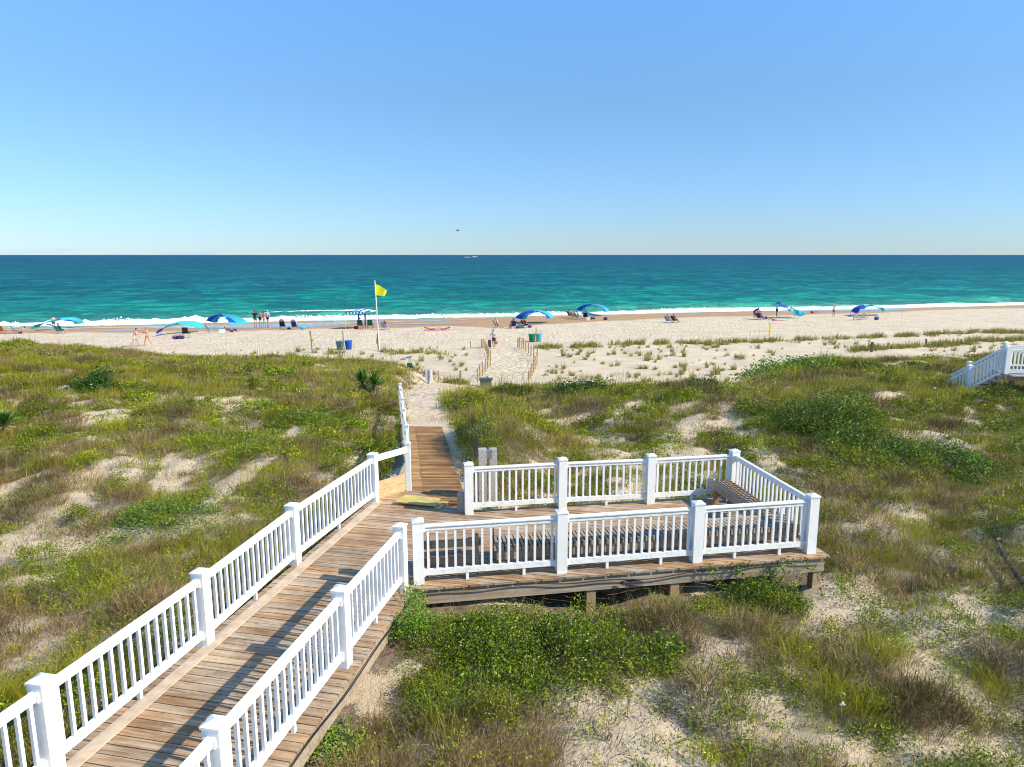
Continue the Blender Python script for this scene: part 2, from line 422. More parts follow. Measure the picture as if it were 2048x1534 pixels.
def cover(x, y, z):
    """0..1 plant cover on the dune"""
    X, Y = pix(x, y, z)
    d = fbm(x, y, .55, 4, 21)
    cv = .98 + (d-.5)*1.9
    s = np.zeros(np.shape(x))
    for B in SANDB: s = np.maximum(s, blob(X, Y, B))
    b = np.zeros(np.shape(x))
    for B in BUSHB: b = np.maximum(b, blob(X, Y, B))
    cv = cv + .18*sstep(980, 760, Y) + .35*sstep(800, 720, Y)*sstep(900, 700, X)
    cv = cv - 1.5*sstep(15, 6, track(X, Y)+(fbm(x, y, 2.2, 2, 34)-.5)*10)
    cv = cv - (1.05-.35*sstep(1150, 1250, Y))*s*np.clip(.95+(fbm(x, y, 1.9, 4, 33)-.5)*5.0, 0, 2.2) + 1.3*b - .75*sstep(.55, .66, fbm(x, y, 1.6, 4, 61))*(1-.8*sstep(29, 35, y))
    cv = cv - .04*sstep(1250, 1450, Y)*sstep(500, 700, X)
    bd, bz, bw = path_info(x, y)
    cv = np.where(x > -2.4+(18-y)*.1, np.maximum(cv, sstep(2.2, .6, bd-bw)*(y > 15)*(y < 27)), cv)
    cv = cv * sstep(-.12, .25, bd-bw)
    # dune foot: cover ends where the slip face reaches the flat sand
    c = 27.5 + 11.0*sstep(-2.2, -7.5, x) + 7.5*sstep(9.5, 16.5, x)
    cv = cv * (1-sstep(1.5, 5.5, y-c+(d-.5)*7))
    return np.clip(cv, 0, 1.2)

X = axis([(-420, -120, 12), (-120, -45, 1.6), (-45, -16, .33), (-16, 14, .13), (14, 34, .26), (34, 120, 1.2), (120, 420, 12)])
Y = axis([(-30, 3, 1.0), (3, 18, .12), (18, 45, .17), (45, 75, .35), (75, 135, .8), (135, 260, 10)])
me, xx, yy, zz = grid_mesh('ground', X, Y, ground, M_sand)
dd = inland(xx, yy)
cv = cover(xx, yy, zz)*(yy < 48)*(yy > -5)
bd, bz, bw = path_info(xx, yy)
Xp, Yp = pix(xx, np.maximum(yy, 1), zz)
DRYX = [0, 150, 300, 600, 800, 900, 1000, 1080, 1200, 1400, 1600, 1750, 1850, 2048]
DRYY = [668, 665, 664, 658, 655, 653, 656, 650, 642, 634, 630, 626, 621, 616]
wet = sstep(.5, -.5, Yp-np.interp(Xp, DRYX, DRYY)-(fbm(xx, yy, .12, 3, 50)-.5)*5)*(yy > 60)
trod = (1-wet)*(sstep(62, 66, yy-.1*xx)*.9 + .8*(1-sstep(0, .6, bd-bw))*(yy > 25) + .1)
cols = np.stack([cv*.85, wet, np.clip(trod, 0, 1)], -1).reshape(-1, 3)
ca = me.color_attributes.new('col', 'FLOAT_COLOR', 'POINT')
ca.data.foreach_set('color', np.concatenate([cols, np.ones((len(cols), 1))], 1).astype(np.float32).ravel())
o = link('ground', me); tag(o, 'pale dune sand running down to the flat beach', None, None, 'structure')

# ---------------------------------------------------------------- vegetation
def leafmat(name, trans=.3, rough=.55):
    m, nt, out = newmat(name)
    a = nd(nt, 'ShaderNodeAttribute', attribute_name='col')
    p = nd(nt, 'ShaderNodeBsdfPrincipled', i_Roughness=rough); p.inputs['Specular IOR Level'].default_value = .22
    L(nt, a.outputs[0], p.inputs['Base Color'])
    t = nt.nodes.new('ShaderNodeBsdfTranslucent'); L(nt, a.outputs[0], t.inputs[0])
    mx = nt.nodes.new('ShaderNodeMixShader'); mx.inputs[0].default_value = trans
    L(nt, p.outputs[0], mx.inputs[1]); L(nt, t.outputs[0], mx.inputs[2]); L(nt, mx.outputs[0], out.inputs[0]); return m
M_grass = leafmat('grass_blades', .26); M_leaf = leafmat('shrub_leaves', .16, .4); M_dry = leafmat('dry_stems', .1, .8)

def blades(base, n_per, h, spread, width, lean, colA, colB, seed=0, wind=(.25, .1), hvar=.5, tipdark=False):
    """arching grass blades: base (N,3); arrays h,spread,width per clump -> verts, faces(tris), cols"""
    r = np.random.default_rng(seed)
    N = len(base); idx = np.repeat(np.arange(N), n_per) if np.isscalar(n_per) else np.repeat(np.arange(N), n_per)
    K = len(idx); b = base[idx].copy()
    ang = r.random(K)*2*np.pi; rad = np.sqrt(r.random(K))*spread[idx]
    b[:, 0] += np.cos(ang)*rad; b[:, 1] += np.sin(ang)*rad; b[:, 2] -= .02
    H = h[idx]*(1-hvar+hvar*2*r.random(K)*.75)
    a2 = ang + (r.random(K)-.5)*1.6
    ln = lean[idx]*(.25+r.random(K))
    dirx = np.cos(a2)*ln + wind[0]*r.random(K); diry = np.sin(a2)*ln + wind[1]*r.random(K)
    w = width[idx]*(.7+.6*r.random(K))
    fa = r.random(K)*np.pi; wx = np.cos(fa)*w/2; wy = np.sin(fa)*w/2
    def pt(t, droop): return np.stack([b[:, 0]+dirx*H*t**1.6, b[:, 1]+diry*H*t**1.6, b[:, 2]+H*(t-droop*ln*t**3)], -1)
    p0 = pt(0, 0); p1 = pt(.5, .25); p2 = pt(1.0, .45)
    W = np.stack([wx, wy, np.zeros(K)], -1)
    co = np.stack([p0-W, p0+W, p1-W*.85, p1+W*.85, p2], 1).reshape(-1, 3)
    o = (np.arange(K)*5)[:, None, None]
    f = (np.array([[0, 1, 3], [0, 3, 2], [2, 3, 4]])[None]+o).reshape(-1, 3)
    t = r.random((K, 1))**1.0
    c = colA[idx]*(1-t)+colB[idx]*t
    c = c*(.75+.5*r.random((K, 1)))
    cc = np.repeat(c[:, None, :], 5, 1)
    return co, f, cc.reshape(-1, 3)
def leaves(base, n_per, rad, hgt, size, colA, colB, seed=0, upb=.5):
    """leafy clumps: small rhombic leaves through a dome-shaped volume"""
    r = np.random.default_rng(seed)
    N = len(base); idx = np.repeat(np.arange(N), n_per); K = len(idx)
    u = r.normal(size=(K, 3)); u /= np.linalg.norm(u, axis=1)[:, None]; u[:, 2] = np.abs(u[:, 2])
    rr = r.random(K)**.45
    b = base[idx] + np.stack([u[:, 0]*rad[idx]*rr, u[:, 1]*rad[idx]*rr, u[:, 2]*hgt[idx]*rr], -1)
    a = r.normal(size=(K, 3)); a[:, 2] = np.abs(a[:, 2])*upb+.1; a /= np.linalg.norm(a, axis=1)[:, None]
    s = r.normal(size=(K, 3)); s -= (s*a).sum(1)[:, None]*a; s /= np.linalg.norm(s, axis=1)[:, None]
    l = (size[idx]*(.6+.8*r.random(K)))[:, None]
    co = np.stack([b-a*l*.5, b+s*l*.27, b+a*l*.6, b-s*l*.27], 1).reshape(-1, 3)
    f = np.array([[0, 1, 2, 3]])[None]+(np.arange(K)*4)[:, None, None]
    t = r.random((K, 1)); c = (colA[idx]*(1-t)+colB[idx]*t)*(.7+.6*r.random((K, 1)))
    return co, f.reshape(-1, 4), np.repeat(c[:, None, :], 4, 1).reshape(-1, 3)

# scatter points over the dune, spacing grows with distance
def scatter(D0, D1, rho, margin=4, seed=1):
    r = np.random.default_rng(seed); out = []
    y = D0
    while y < D1:
        st = max(.5, y*.05); half = .78*y+margin
        n = r.poisson(rho(y)*st*2*half)
        out.append(np.stack([(r.random(n)*2-1)*half, y+r.random(n)*st], -1)); y += st
    q = np.concatenate(out); return q[:, 0], q[:, 1]
def off_deck(x, y):
    wl = (y-8.5)*.2-4.15
    a = (x > wl-.12) & (x < wl+2.62) & (y < 14.2)
    q = y-.177*x
    b = (x > -2.2) & (x < 5.45) & (q > 10.05) & (q < 13.75)
    mat_ = (np.abs(x-(-1.7-(y-14)*.13)) < .85) & (y > 13.2) & (y < 23)
    return ~(a | b | mat_)
sx, sy = scatter(3.5, 46, lambda y: 120 if y < 9 else (120*(9/y)**1.1), seed=2)
m = off_deck(sx, sy); sx, sy = sx[m], sy[m]
sz = ground(sx, sy); cvv = cover(sx, sy, sz)
PX, PY = pix(sx, sy, sz)
rnd = np.random.default_rng(5).random(len(sx))
cx_, cy_ = scatter(4, 44, lambda y: 1.15 if y < 10 else 1.15*(10/y)**.8, seed=44)
cz_ = ground(cx_, cy_); cc0 = cover(cx_, cy_, cz_); rc = np.random.default_rng(45)
k_ = (cc0 > .30+.25*rc.random(len(cx_))) | (rc.random(len(cx_)) < .10); k_ &= off_deck(cx_, cy_) & off_deck(cx_+.4, cy_) & off_deck(cx_-.4, cy_); cx_, cy_ = cx_[k_], cy_[k_]
cr = rc.uniform(.22, .62, len(cx_))*np.clip(cy_/14, .8, 1.7)**.8; ch = rc.uniform(.14, .52, len(cx_)); ct = rc.random(len(cx_))
CX_, CY_ = pix(cx_, cy_, ground(cx_, cy_))
ridge = (sstep(770, 720, CY_) > .5)
ch = np.where(ridge, ch*.35, ch)
dome = np.zeros(len(sx)); ctype = np.full(len(sx), -1.0)
bdp, _, bwp = path_info(sx, sy)
for a_, b_, r_, h_, t_ in zip(cx_, cy_, cr, ch, ct):
    i_ = np.nonzero((np.abs(sx-a_) < r_) & (np.abs(sy-b_) < r_))[0]
    q_ = 1-((sx[i_]-a_)**2+((sy[i_]-b_)*1.1)**2)/r_**2; q_ = np.clip(q_, 0, 1)**.45*h_
    g_ = q_ > dome[i_]; dome[i_[g_]] = q_[g_]; ctype[i_[g_]] = t_
dome *= sstep(-.1, .3, bdp-bwp)
cvk = np.where(dome > .02, np.clip(cvv+.55, .5, 1.2)*(bdp-bwp > 0), cvv*.80)
keep = rnd < np.clip((cvk-.12)*1.5, np.where((bdp-bwp > .3) & (sy < 24), .085, 0.015), 1); sx, sy, sz, cvv, PX, PY, dome, ctype = [a[keep] for a in (sx, sy, sz, cvv, PX, PY, dome, ctype)]
NN = len(sx); rr = np.random.default_rng(8)
kn = fbm(sx, sy, .42, 3, 70); kn2 = fbm(sx, sy, .8, 3, 80); kn3 = fbm(sx, sy, 1.9, 2, 90)
bb = np.zeros(NN)
for B in BUSHB: bb = np.maximum(bb, blob(PX, PY, B))
kn = (kn-.5)*2.4+.5; kn2 = (kn2-.5)*2.4+.5
# grassy affinity: far-left ridge, the centre crest and the banks of the path
ga = .20 + .5*sstep(840, 760, PY) + .3*sstep(350, 150, np.hypot(PX-880, (PY-840)*1.3)) + .25*np.exp(-((PX-420)/170)**2-((PY-1060)/120)**2) - .9*bb
isgrass = (rr.random(NN)*.7+kn*.6) < ga+.12
dryp = np.clip(.27+(kn2-.5)*1.1+.15*sstep(1150, 1350, PY)-.5*bb, .03, .8)
isdry = (rr.random(NN) < dryp)
inc = (ctype >= 0) & (rr.random(NN) < .88)
isdry = np.where(inc, (ctype < .27), isdry); isgrass = np.where(inc, ctype > .74-.35*sstep(820, 760, PY), isgrass)
cf_ = (.62+.72*rr.random(NN))*np.where(ctype >= 0, .55+.68*((ctype*37.7) % 1), 1.08)
cf_ = cf_[:, None]

lod = np.maximum(1, sy/13)
P3 = np.stack([sx, sy, sz+dome*rr.random(NN)**.5*np.where(isgrass, .4, 1)], -1)
def mixcol(a, b, t): return (np.array(a)[None]*(1-t[:, None])+np.array(b)[None]*t[:, None])
def join(parts):
    co = []; f = []; c = []; n = 0
    for a, b, d in parts: co.append(a); f.append(b+n); c.append(d); n += len(a)
    return np.concatenate(co), np.concatenate(f), np.concatenate(c)
# grass
g = isgrass & ~isdry; q = P3[g]; t = kn3[g]; l = lod[g]; n = len(q)
gh = (.26+.26*rr.random(n)*np.clip(cvv[g], .4, 1))*(1-.30*sstep(30, 38, q[:, 1])*(q[:, 0] < -4))*(1+.55*np.exp(-((PX[g]-925)/75)**2-((PY[g]-870)/110)**2))
A = blades(q, 14, gh, .07+.09*l, .0052*l, .45+.75*rr.random(n), mixcol((.20, .215, .010), (.36, .32, .016), t)*cf_[g], mixcol((.52, .43, .04), (.14, .18, .008), t)*cf_[g], 11)
# tufts among the leaf cover too
g2 = (~isgrass) & (rr.random(NN) < .3); q = P3[g2]; l = lod[g2]; n = len(q)
A2 = blades(q, 7, .22+.22*rr.random(n), .05+.05*l, .006*l, .4+.5*rr.random(n), mixcol((.15, .165, .03), (.22, .21, .05), kn3[g2]), mixcol((.26, .21, .08), (.14, .18, .03), kn3[g2]), 12)
# tall sea-oat stems
g3 = rr.random(NN) < np.where((sy > 24) & (np.abs(sx) < 16), .05, .012); q = P3[g3]; l = lod[g3]; n = len(q)
A3 = blades(q, 3, .8+.35*rr.random(n), .10*l, .004*l, .10+.12*rr.random(n), mixcol((.30, .26, .11), (.34, .28, .14), kn3[g3]), mixcol((.22, .22, .07), (.30, .24, .12), kn3[g3]), 13, hvar=.3)
co, f, c = join([A, A2, A3])
o = link('dune_grass', np_mesh('dune_grass', co, f, M_grass, False, c)); tag(o, 'yellow green dune grass in dense tussocks over the dune', 'grass', None, 'stuff')
print('grass tris', len(f))
# leafy ground cover
g = (~isgrass) & ~isdry; q = P3[g]; t = np.clip(kn2[g], 0, 1); l = lod[g]; n = len(q)
hv = .5+1.6*np.clip(fbm(q[:, 0], q[:, 1], 1.2, 2, 95)-.25, 0, 1)
A = leaves(q, 42, (.11+.11*rr.random(n))*(.7+.35*l), (.10+.16*rr.random(n))*hv*1.25, .031*l**.9, mixcol((.06, .105, .004), (.17, .20, .008), t)*cf_[g], mixcol((.27, .36, .010), (.38, .385, .02), t)*cf_[g], 15, .8)
o = link('ground_cover', np_mesh('ground_cover', A[0], A[1], M_leaf, False, A[2])); tag(o, 'low leafy green ground cover creeping over the sand', 'ground cover', None, 'stuff')
print('leaf quads', len(A[1]))
# dry matter
g = isdry; q = P3[g]; l = lod[g]; n = len(q)
A = blades(q, 17, .16+.22*rr.random(n), .09+.08*l, .0045*l+.002, .7+.8*rr.random(n), mixcol((.10, .055, .022), (.26, .16, .065), kn3[g])*cf_[g], mixcol((.50, .36, .18), (.16, .12, .03), kn3[g])*cf_[g], 16)
# litter twigs on open sand
tx, ty = scatter(3.5, 30, lambda y: 75*(9/max(y, 9))**1.6, seed=31); m = off_deck(tx, ty); tx, ty = tx[m], ty[m]
tz = ground(tx, ty); bd_, _, bw_ = path_info(tx, ty)
cc_ = cover(tx, ty, tz)
m = ((bd_-bw_) > .4) & (np.random.default_rng(4).random(len(tx)) < np.clip(.25+cc_*1.5, 0, 1)); tx, ty, tz = tx[m], ty[m], tz[m]; n = len(tx)
Bq = blades(np.stack([tx, ty, tz], -1), 5, .07+.12*rr.random(n), np.full(n, .12), np.full(n, .006)*np.maximum(1, ty/13), 1.2+1.2*rr.random(n), np.tile([.11, .075, .045], (n, 1)), np.tile([.34, .26, .17], (n, 1)), 17)
co, f, c = join([A, Bq])
o = link('dry_stems', np_mesh('dry_stems', co, f, M_dry, False, c)); tag(o, 'brown and straw coloured dead stems and litter on the dune sand', 'dry stems', None, 'stuff')
print('dry tris', len(f))

#@@PART2
# ---------------------------------------------------------------- boardwalk and platform
ZD = 3.9
def unit(a, b):
    d = Vector((b[0]-a[0], b[1]-a[1])); return d.normalized()
L2p = Vector(at(412, 1288, ZD)); L3p = Vector(at(590, 1127, ZD)); L4p = Vector(at(748, 1003, ZD))
R2p = Vector(at(688, 1330, ZD)); R3p = Vector(at(803, 1177, ZD))
N1, N2, N3, N4 = [Vector(at(a, b, ZD)) for a, b in ((838, 1165), (1122, 1143), (1391, 1122), (1617, 1104))]
B1, B2, B3, B4 = [Vector(at(a, b, ZD)) for a, b in ((938, 1027), (1124, 1015), (1299, 1006), (1464, 995))]
D1 = Vector(at(818, 981, ZD))
dl = (L4p-L2p).normalized(); dr = (R3p-R2p).normalized()
L1p = L2p-dl*2.41; L0p = L1p-dl*2.22; Lm = L0p-dl*2.22
R1p = R2p-dr*(R2p-Vector(at(437, 1441, ZD+1.04))).dot(dr); R0p = R1p-dr*2.2; Rm = R0p-dr*2.2
def clip(poly, n, d, keep_less):
    out = []
    for i in range(len(poly)):
        a, b = poly[i], poly[(i+1) % len(poly)]
        da, db = a.dot(n)-d, b.dot(n)-d
        if not keep_less: da, db = -da, -db
        if da <= 0: out.append(a)
        if (da < 0 < db) or (db < 0 < da): out.append(a+(b-a)*(da/(da-db)))
    return out
e1 = Vector(E1[:2]); e2 = Vector(E2[:2])
nl = Vector((-dl.y, dl.x)); nr = Vector((dr.y, -dr.x))
topL = L4p+(D1-L4p).normalized()*.0+nl*.10
wr0 = Rm+nr*.185; wr1 = R3p+nr*.185
endR = wr1+dr*3.35
walk = [Lm+nl*.12, wr0, wr1, endR, D1+Vector((.03, .10)), D1+Vector((-.05, .06)), topL]
dn = (N4-N1).normalized(); nn = Vector((dn.y, -dn.x))
db = (B4-B1).normalized(); nb = Vector((-db.y, db.x)); de = (N4-B4).normalized(); ne = Vector((-de.y, de.x))
cn = N1+nn*.22-dn*.22; cnr = N4+nn*.22+dn*.26; cbr = B4+nb*.16+db*.22; cbl = B1+nb*.16-db*.1
plat = [cn, cnr, cbr, cbl]
# butt the platform against the walk
plat = clip(plat, nr, wr1.dot(nr)+.004, False)
bw = thing('boardwalk', (0, 0, 0), 0, 'weathered plank boardwalk widening into a square viewing platform above the dune', 'boardwalk')
m = MB(); W = .142; GAP = .013
allp = walk+plat
t0 = min(p_.dot(e2) for p_ in allp); t1 = max(p_.dot(e2) for p_ in allp)
k = 0; t = t0
while t < t1:
    for pi, poly in enumerate((walk, plat)):
        q = clip(clip(poly, e2, t, False), e2, t+W-GAP, True)
        if len(q) < 3: continue
        area = abs(sum(q[i].x*q[(i+1) % len(q)].y-q[(i+1) % len(q)].x*q[i].y for i in range(len(q))))/2
        if area < .004: continue
        r_ = random.random(); g = .76+.34*random.random()
        tint = (g*1.03, g*.99, g*.94) if r_ < .5 else ((g*.98, g*.84, g*.68) if r_ < .82 else (g*.86, g*.88, g*.90))
        # split long boards at a random butt joint
        q = [(a.x, a.y) for a in q]
        dz = random.uniform(-.002, .002)
        m.prism(q, ZD-.034+dz, ZD+dz, tint)
    t += W; k += 1
m.build('deck_boards', M_deck, bw)
# rims / skirts
m = MB()
def beamline(mb, pts, z, w, h, c=None):
    for a, b in zip(pts[:-1], pts[1:]): mb.beam((a[0], a[1], z), (b[0], b[1], z), w, h, c)
ins = lambda a, n, d: a-n*d
beamline(m, [cn+dn*.06-nn*.06, cnr-dn*.07-nn*.06], ZD-.036-.125, .045, .235)
m.build('rim_board', M_beam, bw)
m = MB(); beamline(m, [cnr-dn*.06-nn*.09, cbr-db*.06-nb*.06], ZD-.036-.125, .045, .235); m.build('rim_board', M_beam, bw)
m = MB(); beamline(m, [cbl+db*.06-nb*.06, cbr-db*.11-nb*.06], ZD-.036-.125, .045, .235); m.build('rim_board', M_beam, bw)
m = MB(); beamline(m, [wr0-nr*.05, wr1-nr*.05+dr*.08], ZD-.036-.13, .045, .25); m.build('rim_board', M_beam, bw)
m = MB(); beamline(m, [Lm+nl*.075, L4p+nl*.06], ZD-.036-.13, .045, .25); m.build('rim_board', M_beam, bw)
# kerb board with drifted sand under left railing
m = MB()
a = Lm-nl*.10; b = L4p-nl*.10
beamline(m, [a, b], ZD+.012, .16, .024)
m.build('edge_board', simple('sandy_board', (.50, .39, .28), .9, .15, 6), bw)
for fr, along in ((.02, 0), (.42, 0), (.62, 0), (.98, 0)):
    a = (cn-nn*.14)+(cnr-cn)*fr
    for dd_ in (0, 3.0):
        p_ = a-nn*dd_ - dn*.03
        g_ = gz(p_.x, p_.y)
        m = MB(); m.box(0, 0, (ZD-.29+g_-.4)/2-g_, .15, .15, ZD-.29-(g_-.4), rz=math.atan2(dn.y, dn.x))
        m.build('support_post', M_post, bw, (p_.x, p_.y, g_))
# joists under platform
for i in range(5):
    a = (cn-nn*(.45+.62*i))+dn*.15; b = a+dn*6.4
    m = MB(); m.beam((a.x, a.y, ZD-.036-.10), (b.x, b.y, ZD-.036-.10), .04, .19); m.build('joist', M_beam, bw)
# black cable along the outer edges
cp = []
for i in range(60):
    t_ = i/59; p_ = (cn+nn*.0+dn*.1)+(cnr-cn)*t_*.97
    cp.append((p_.x+nn.x*.012, p_.y+nn.y*.012, ZD-.085+.035*math.sin(t_*9)+.018*math.sin(t_*31)))
m = MB(); m.tube(cp, .009, 6)
for j in range(7):  # loose coil
    c0 = Vector(cp[29]); m.tube([c0+Vector((.16*math.cos(a_)*(.5+.1*j)+j*.02, -.02-.004*j, -.05+.07*math.sin(a_)*(.4+.1*j))) for a_ in [x_*.5 for x_ in range(13)]], .006, 5)
o = m.build('cable', M_black); tag(o, 'thin black cable sagging along the outer rim of the platform', 'cable')
cp = []
for i in range(50):
    t_ = i/49; p_ = (wr1+nr*.012)+(wr0-wr1)*t_*.8
    cp.append((p_.x, p_.y, ZD-.075-.03*math.sin(t_*7)-.02*math.sin(t_*23)))
m = MB(); m.tube(cp, .009, 6)
o = m.build('cable', M_black); tag(o, 'thin black cable along the right outer side of the sloping walkway', 'cable')

# ---------------------------------------------------------------- railings
PW = .165
def mk_post(h=1.05, w=PW):
    m = MB(); m.box(0, 0, (h-.05)/2, w, w, h-.05); return m.mesh('post', M_white)
def mk_cap(w=PW):
    m = MB(); m.box(0, 0, .012, w+.02, w+.02, .024)
    s_ = (w+.02)/2
    m.add([(-s_, -s_, .024), (s_, -s_, .024), (s_, s_, .024), (-s_, s_, .024), (0, 0, .062)], [(0, 1, 4), (1, 2, 4), (2, 3, 4), (3, 0, 4)])
    return m.mesh('post_cap', M_white)
ME_post, ME_cap = mk_post(), mk_cap()
m = MB(); m.box(0, 0, .36, .036, .036, .72); ME_bal = m.mesh('baluster', M_white)
m = MB(); m.box(0, 0, .06, .045, .045, .12); ME_foot = m.mesh('foot_block', M_white)
def add_post(root, p_, z=ZD, ang=0, mesh=None, cap=True, h=1.05, name='post'):
    o = link(name, mesh or ME_post, root, None, (p_[0], p_[1], z), (0, 0, ang))
    if cap: link('post_cap', ME_cap, o, None, (0, 0, h-.052))
    return o
def rail_mesh(Lg, top, sc=1.0):
    m = MB()
    if top:   # bread-loaf top rail
        prof = [(-.045, 0), (-.047, .018), (-.03, .036), (.03, .036), (.047, .018), (.045, 0), (.028, -.004), (.028, -.058), (-.028, -.058), (-.028, -.004)]
    else:
        prof = [(-.03, -.045), (-.03, .045), (.03, .045), (.03, -.045)]
    n = len(prof); vs = [(-Lg/2, y, z) for y, z in prof]+[(Lg/2, y, z) for y, z in prof]
    m.add(vs, [tuple(range(n)), tuple(range(n, 2*n))[::-1]]+[(i, i+n, (i+1) % n+n, (i+1) % n) for i in range(n)])
    # end brackets
    for s in (-1, 1):
        if top: m.box(s*(Lg/2-.012), 0, -.022, .024, .105, .092)
        else: m.box(s*(Lg/2-.012), 0, 0, .024, .085, .115)
    return m.mesh('top_rail' if top else 'bottom_rail', M_white)
def rail_run(name, posts, label, feet=(.5,), skip_ends=(False, False), group=None):
    root = thing('railing', (posts[0][0], posts[0][1], ZD), 0, label, 'railing', group)
    off = Vector((posts[0][0], posts[0][1], ZD))
    for i, p_ in enumerate(posts):
        if (i == 0 and skip_ends[0]) or (i == len(posts)-1 and skip_ends[1]): continue
        q = Vector(posts[min(i+1, len(posts)-1)])-Vector(posts[max(i-1, 0)])
        add_post(root, (p_[0]-off.x, p_[1]-off.y), 0, math.atan2(q.y, q.x))
    for a, b in zip(posts[:-1], posts[1:]):
        d = Vector(b)-Vector(a); Lg = d.length-PW; ang = math.atan2(d.y, d.x); mid = (Vector(a)+Vector(b))/2-Vector(off[:2])
        link('top_rail', rail_mesh(Lg, True), root, None, (mid.x, mid.y, .905), (0, 0, ang))
        link('bottom_rail', rail_mesh(Lg, False), root, None, (mid.x, mid.y, .165), (0, 0, ang))
        n = max(2, int(round(Lg/.137))); u = d.normalized()
        for k in range(n):
            s = -Lg/2+Lg*(k+.5)/n
            link('baluster', ME_bal, root, None, (mid.x+u.x*s, mid.y+u.y*s, .15), (0, 0, ang))
        for s in feet:
            s = -Lg/2+Lg*s
            link('foot_block', ME_foot, root, None, (mid.x+u.x*s, mid.y+u.y*s, 0), (0, 0, ang))
    return root
T = lambda v_: (v_.x, v_.y)
rail_run('railing', [T(L0p), T(L1p), T(L2p), T(L3p), T(L4p)], 'long white railing on the left side of the walkway, dune grass behind it')
rail_run('railing', [T(R0p), T(R1p), T(R2p), T(R3p)], 'white railing on the right side of the sloping walkway casting its shadow on the planks')
rail_run('railing', [T(N1), T(N2), T(N3), T(N4)], 'white railing along the front edge of the platform above the shrubs', feet=(.32, .75))
rail_run('railing', [T(B1), T(B2), T(B3), T(B4)], 'white railing along the back of the platform facing the beach', feet=(.5,))
rail_run('railing', [T(N4), T(B4)], 'white railing closing the right end of the platform behind the slatted bench', feet=(.33, .66), skip_ends=(True, True))

# ---------------------------------------------------------------- benches
def bench(a, b, depth, inward, label, slat_cross, z=.43):
    """a-b is the back edge; inward is the unit vector to the front"""
    a = Vector(a); b = Vector(b); inward = Vector(inward); u = (b-a).normalized(); Lg = (b-a).length
    c = (a+b)/2+inward*depth/2; ang = math.atan2(u.y, u.x)
    root = thing('bench', (c.x, c.y, ZD), ang, label, 'bench')
    s = -1 if (Matrix.Rotation(ang, 2) @ Vector((0, 1))).dot(inward) < 0 else 1   # local y sign of the front
    m = MB()
    if slat_cross:
        n = int(Lg/.066)
        for i in range(n):
            x = -Lg/2+Lg*(i+.5)/n
            m.box(x, -s*.03, z-.045, .044, depth-.10, .085, c=(.85+.3*random.random(),)*3)
    else:
        n = int(depth/.075)
        for i in range(n):
            y = -depth/2+depth*(i+.5)/n
            m.box(0, y, z-.02, Lg, .048, .04)
    m.build('seat', M_bench if not slat_cross else M_benchC, root)
    m = MB(); m.box(0, s*(depth/2-.02), z-.04, Lg+.03, .075 if slat_cross else .04, .085 if slat_cross else .16); m.build('front_board', M_beam, root)
    if slat_cross:
        m = MB(); m.box(0, -s*(depth/2-.06), z-.165, Lg, .04, .15); m.build('back_board', M_bench, root)
    nl_ = 3 if Lg > 2.2 else 2
    for i in range(nl_):
        x = -Lg/2+.12+(Lg-.24)*i/(nl_-1)
        for sy_ in (-1, 1):
            m = MB(); m.box(0, 0, (z-.09)/2, .09, .09, z-.09); m.build('leg', M_bench, root, (x, sy_*(depth/2-.11), 0))
    return root
M_benchC = wood('slat_seat', (.27, .19, .12), (.42, .32, .22), 0, True)
# end bench beside right railing; front bench beside front railing
ea = N4-de*.55-ne*.11; eb = B4+de*.10-ne*.11
bench(T(eb), T(N4-ne*.11-de*.62), .46, T(-ne), 'long slatted wooden bench against the right end railing of the platform', False)
fa = Vector(at(992, 1140, ZD)); 
fa = N1+dn*((fa-N1).dot(dn)); fa = fa-nn*.14; fb = N4-dn*.10-nn*.14
bench(T(fa), T(fb), .56, T(-nn), 'long cross-slatted wooden bench behind the front railing of the platform', True)

# low rack of two dark boards between thin posts
ra = N1+dn*.16-nn*.20; rb = N1+dn*.98-nn*.20
root = thing('wooden_rack', (ra.x, ra.y, ZD), math.atan2(dn.y, dn.x), 'low weathered rack of two dark boards between posts at the left end of the platform', 'rack')
Lr = (rb-ra).length
for x in (.0, Lr-.05):
    m = MB(); m.box(x, 0, .33, .05, .07, .66); m.build('upright', M_bench, root)
for z_ in (.22, .50):
    m = MB(); m.box(Lr/2-.02, .06, z_, Lr+.12, .045, .13); m.build('rack_board', M_bench, root)
    m = MB(); m.box(Lr/2-.02, .19, z_+.05, Lr+.06, .20, .03); m.build('shelf', M_bench, root)
# shovel
p_ = N1+dn*1.20-nn*.22
root = thing('shovel', (p_.x, p_.y, ZD), math.atan2(dn.y, dn.x), 'long handled shovel standing upside up beside the front bench, flat grey blade on the deck', 'shovel')
m = MB(); m.tube([(0, 0, .16), (.005, .02, .72)], .014, 8); m.build('handle', M_darkpost, root)
m = MB(); m.add([(-.13, -.01, 0), (.13, -.01, 0), (.10, 0, .17), (-.10, 0, .17), (-.13, .02, 0), (.13, .02, 0), (.10, .03, .17), (-.10, .03, .17)], [(0, 1, 2, 3), (7, 6, 5, 4), (0, 4, 5, 1), (1, 5, 6, 2), (2, 6, 7, 3), (3, 7, 4, 0)]); m.build('blade', M_boxgreen, root)

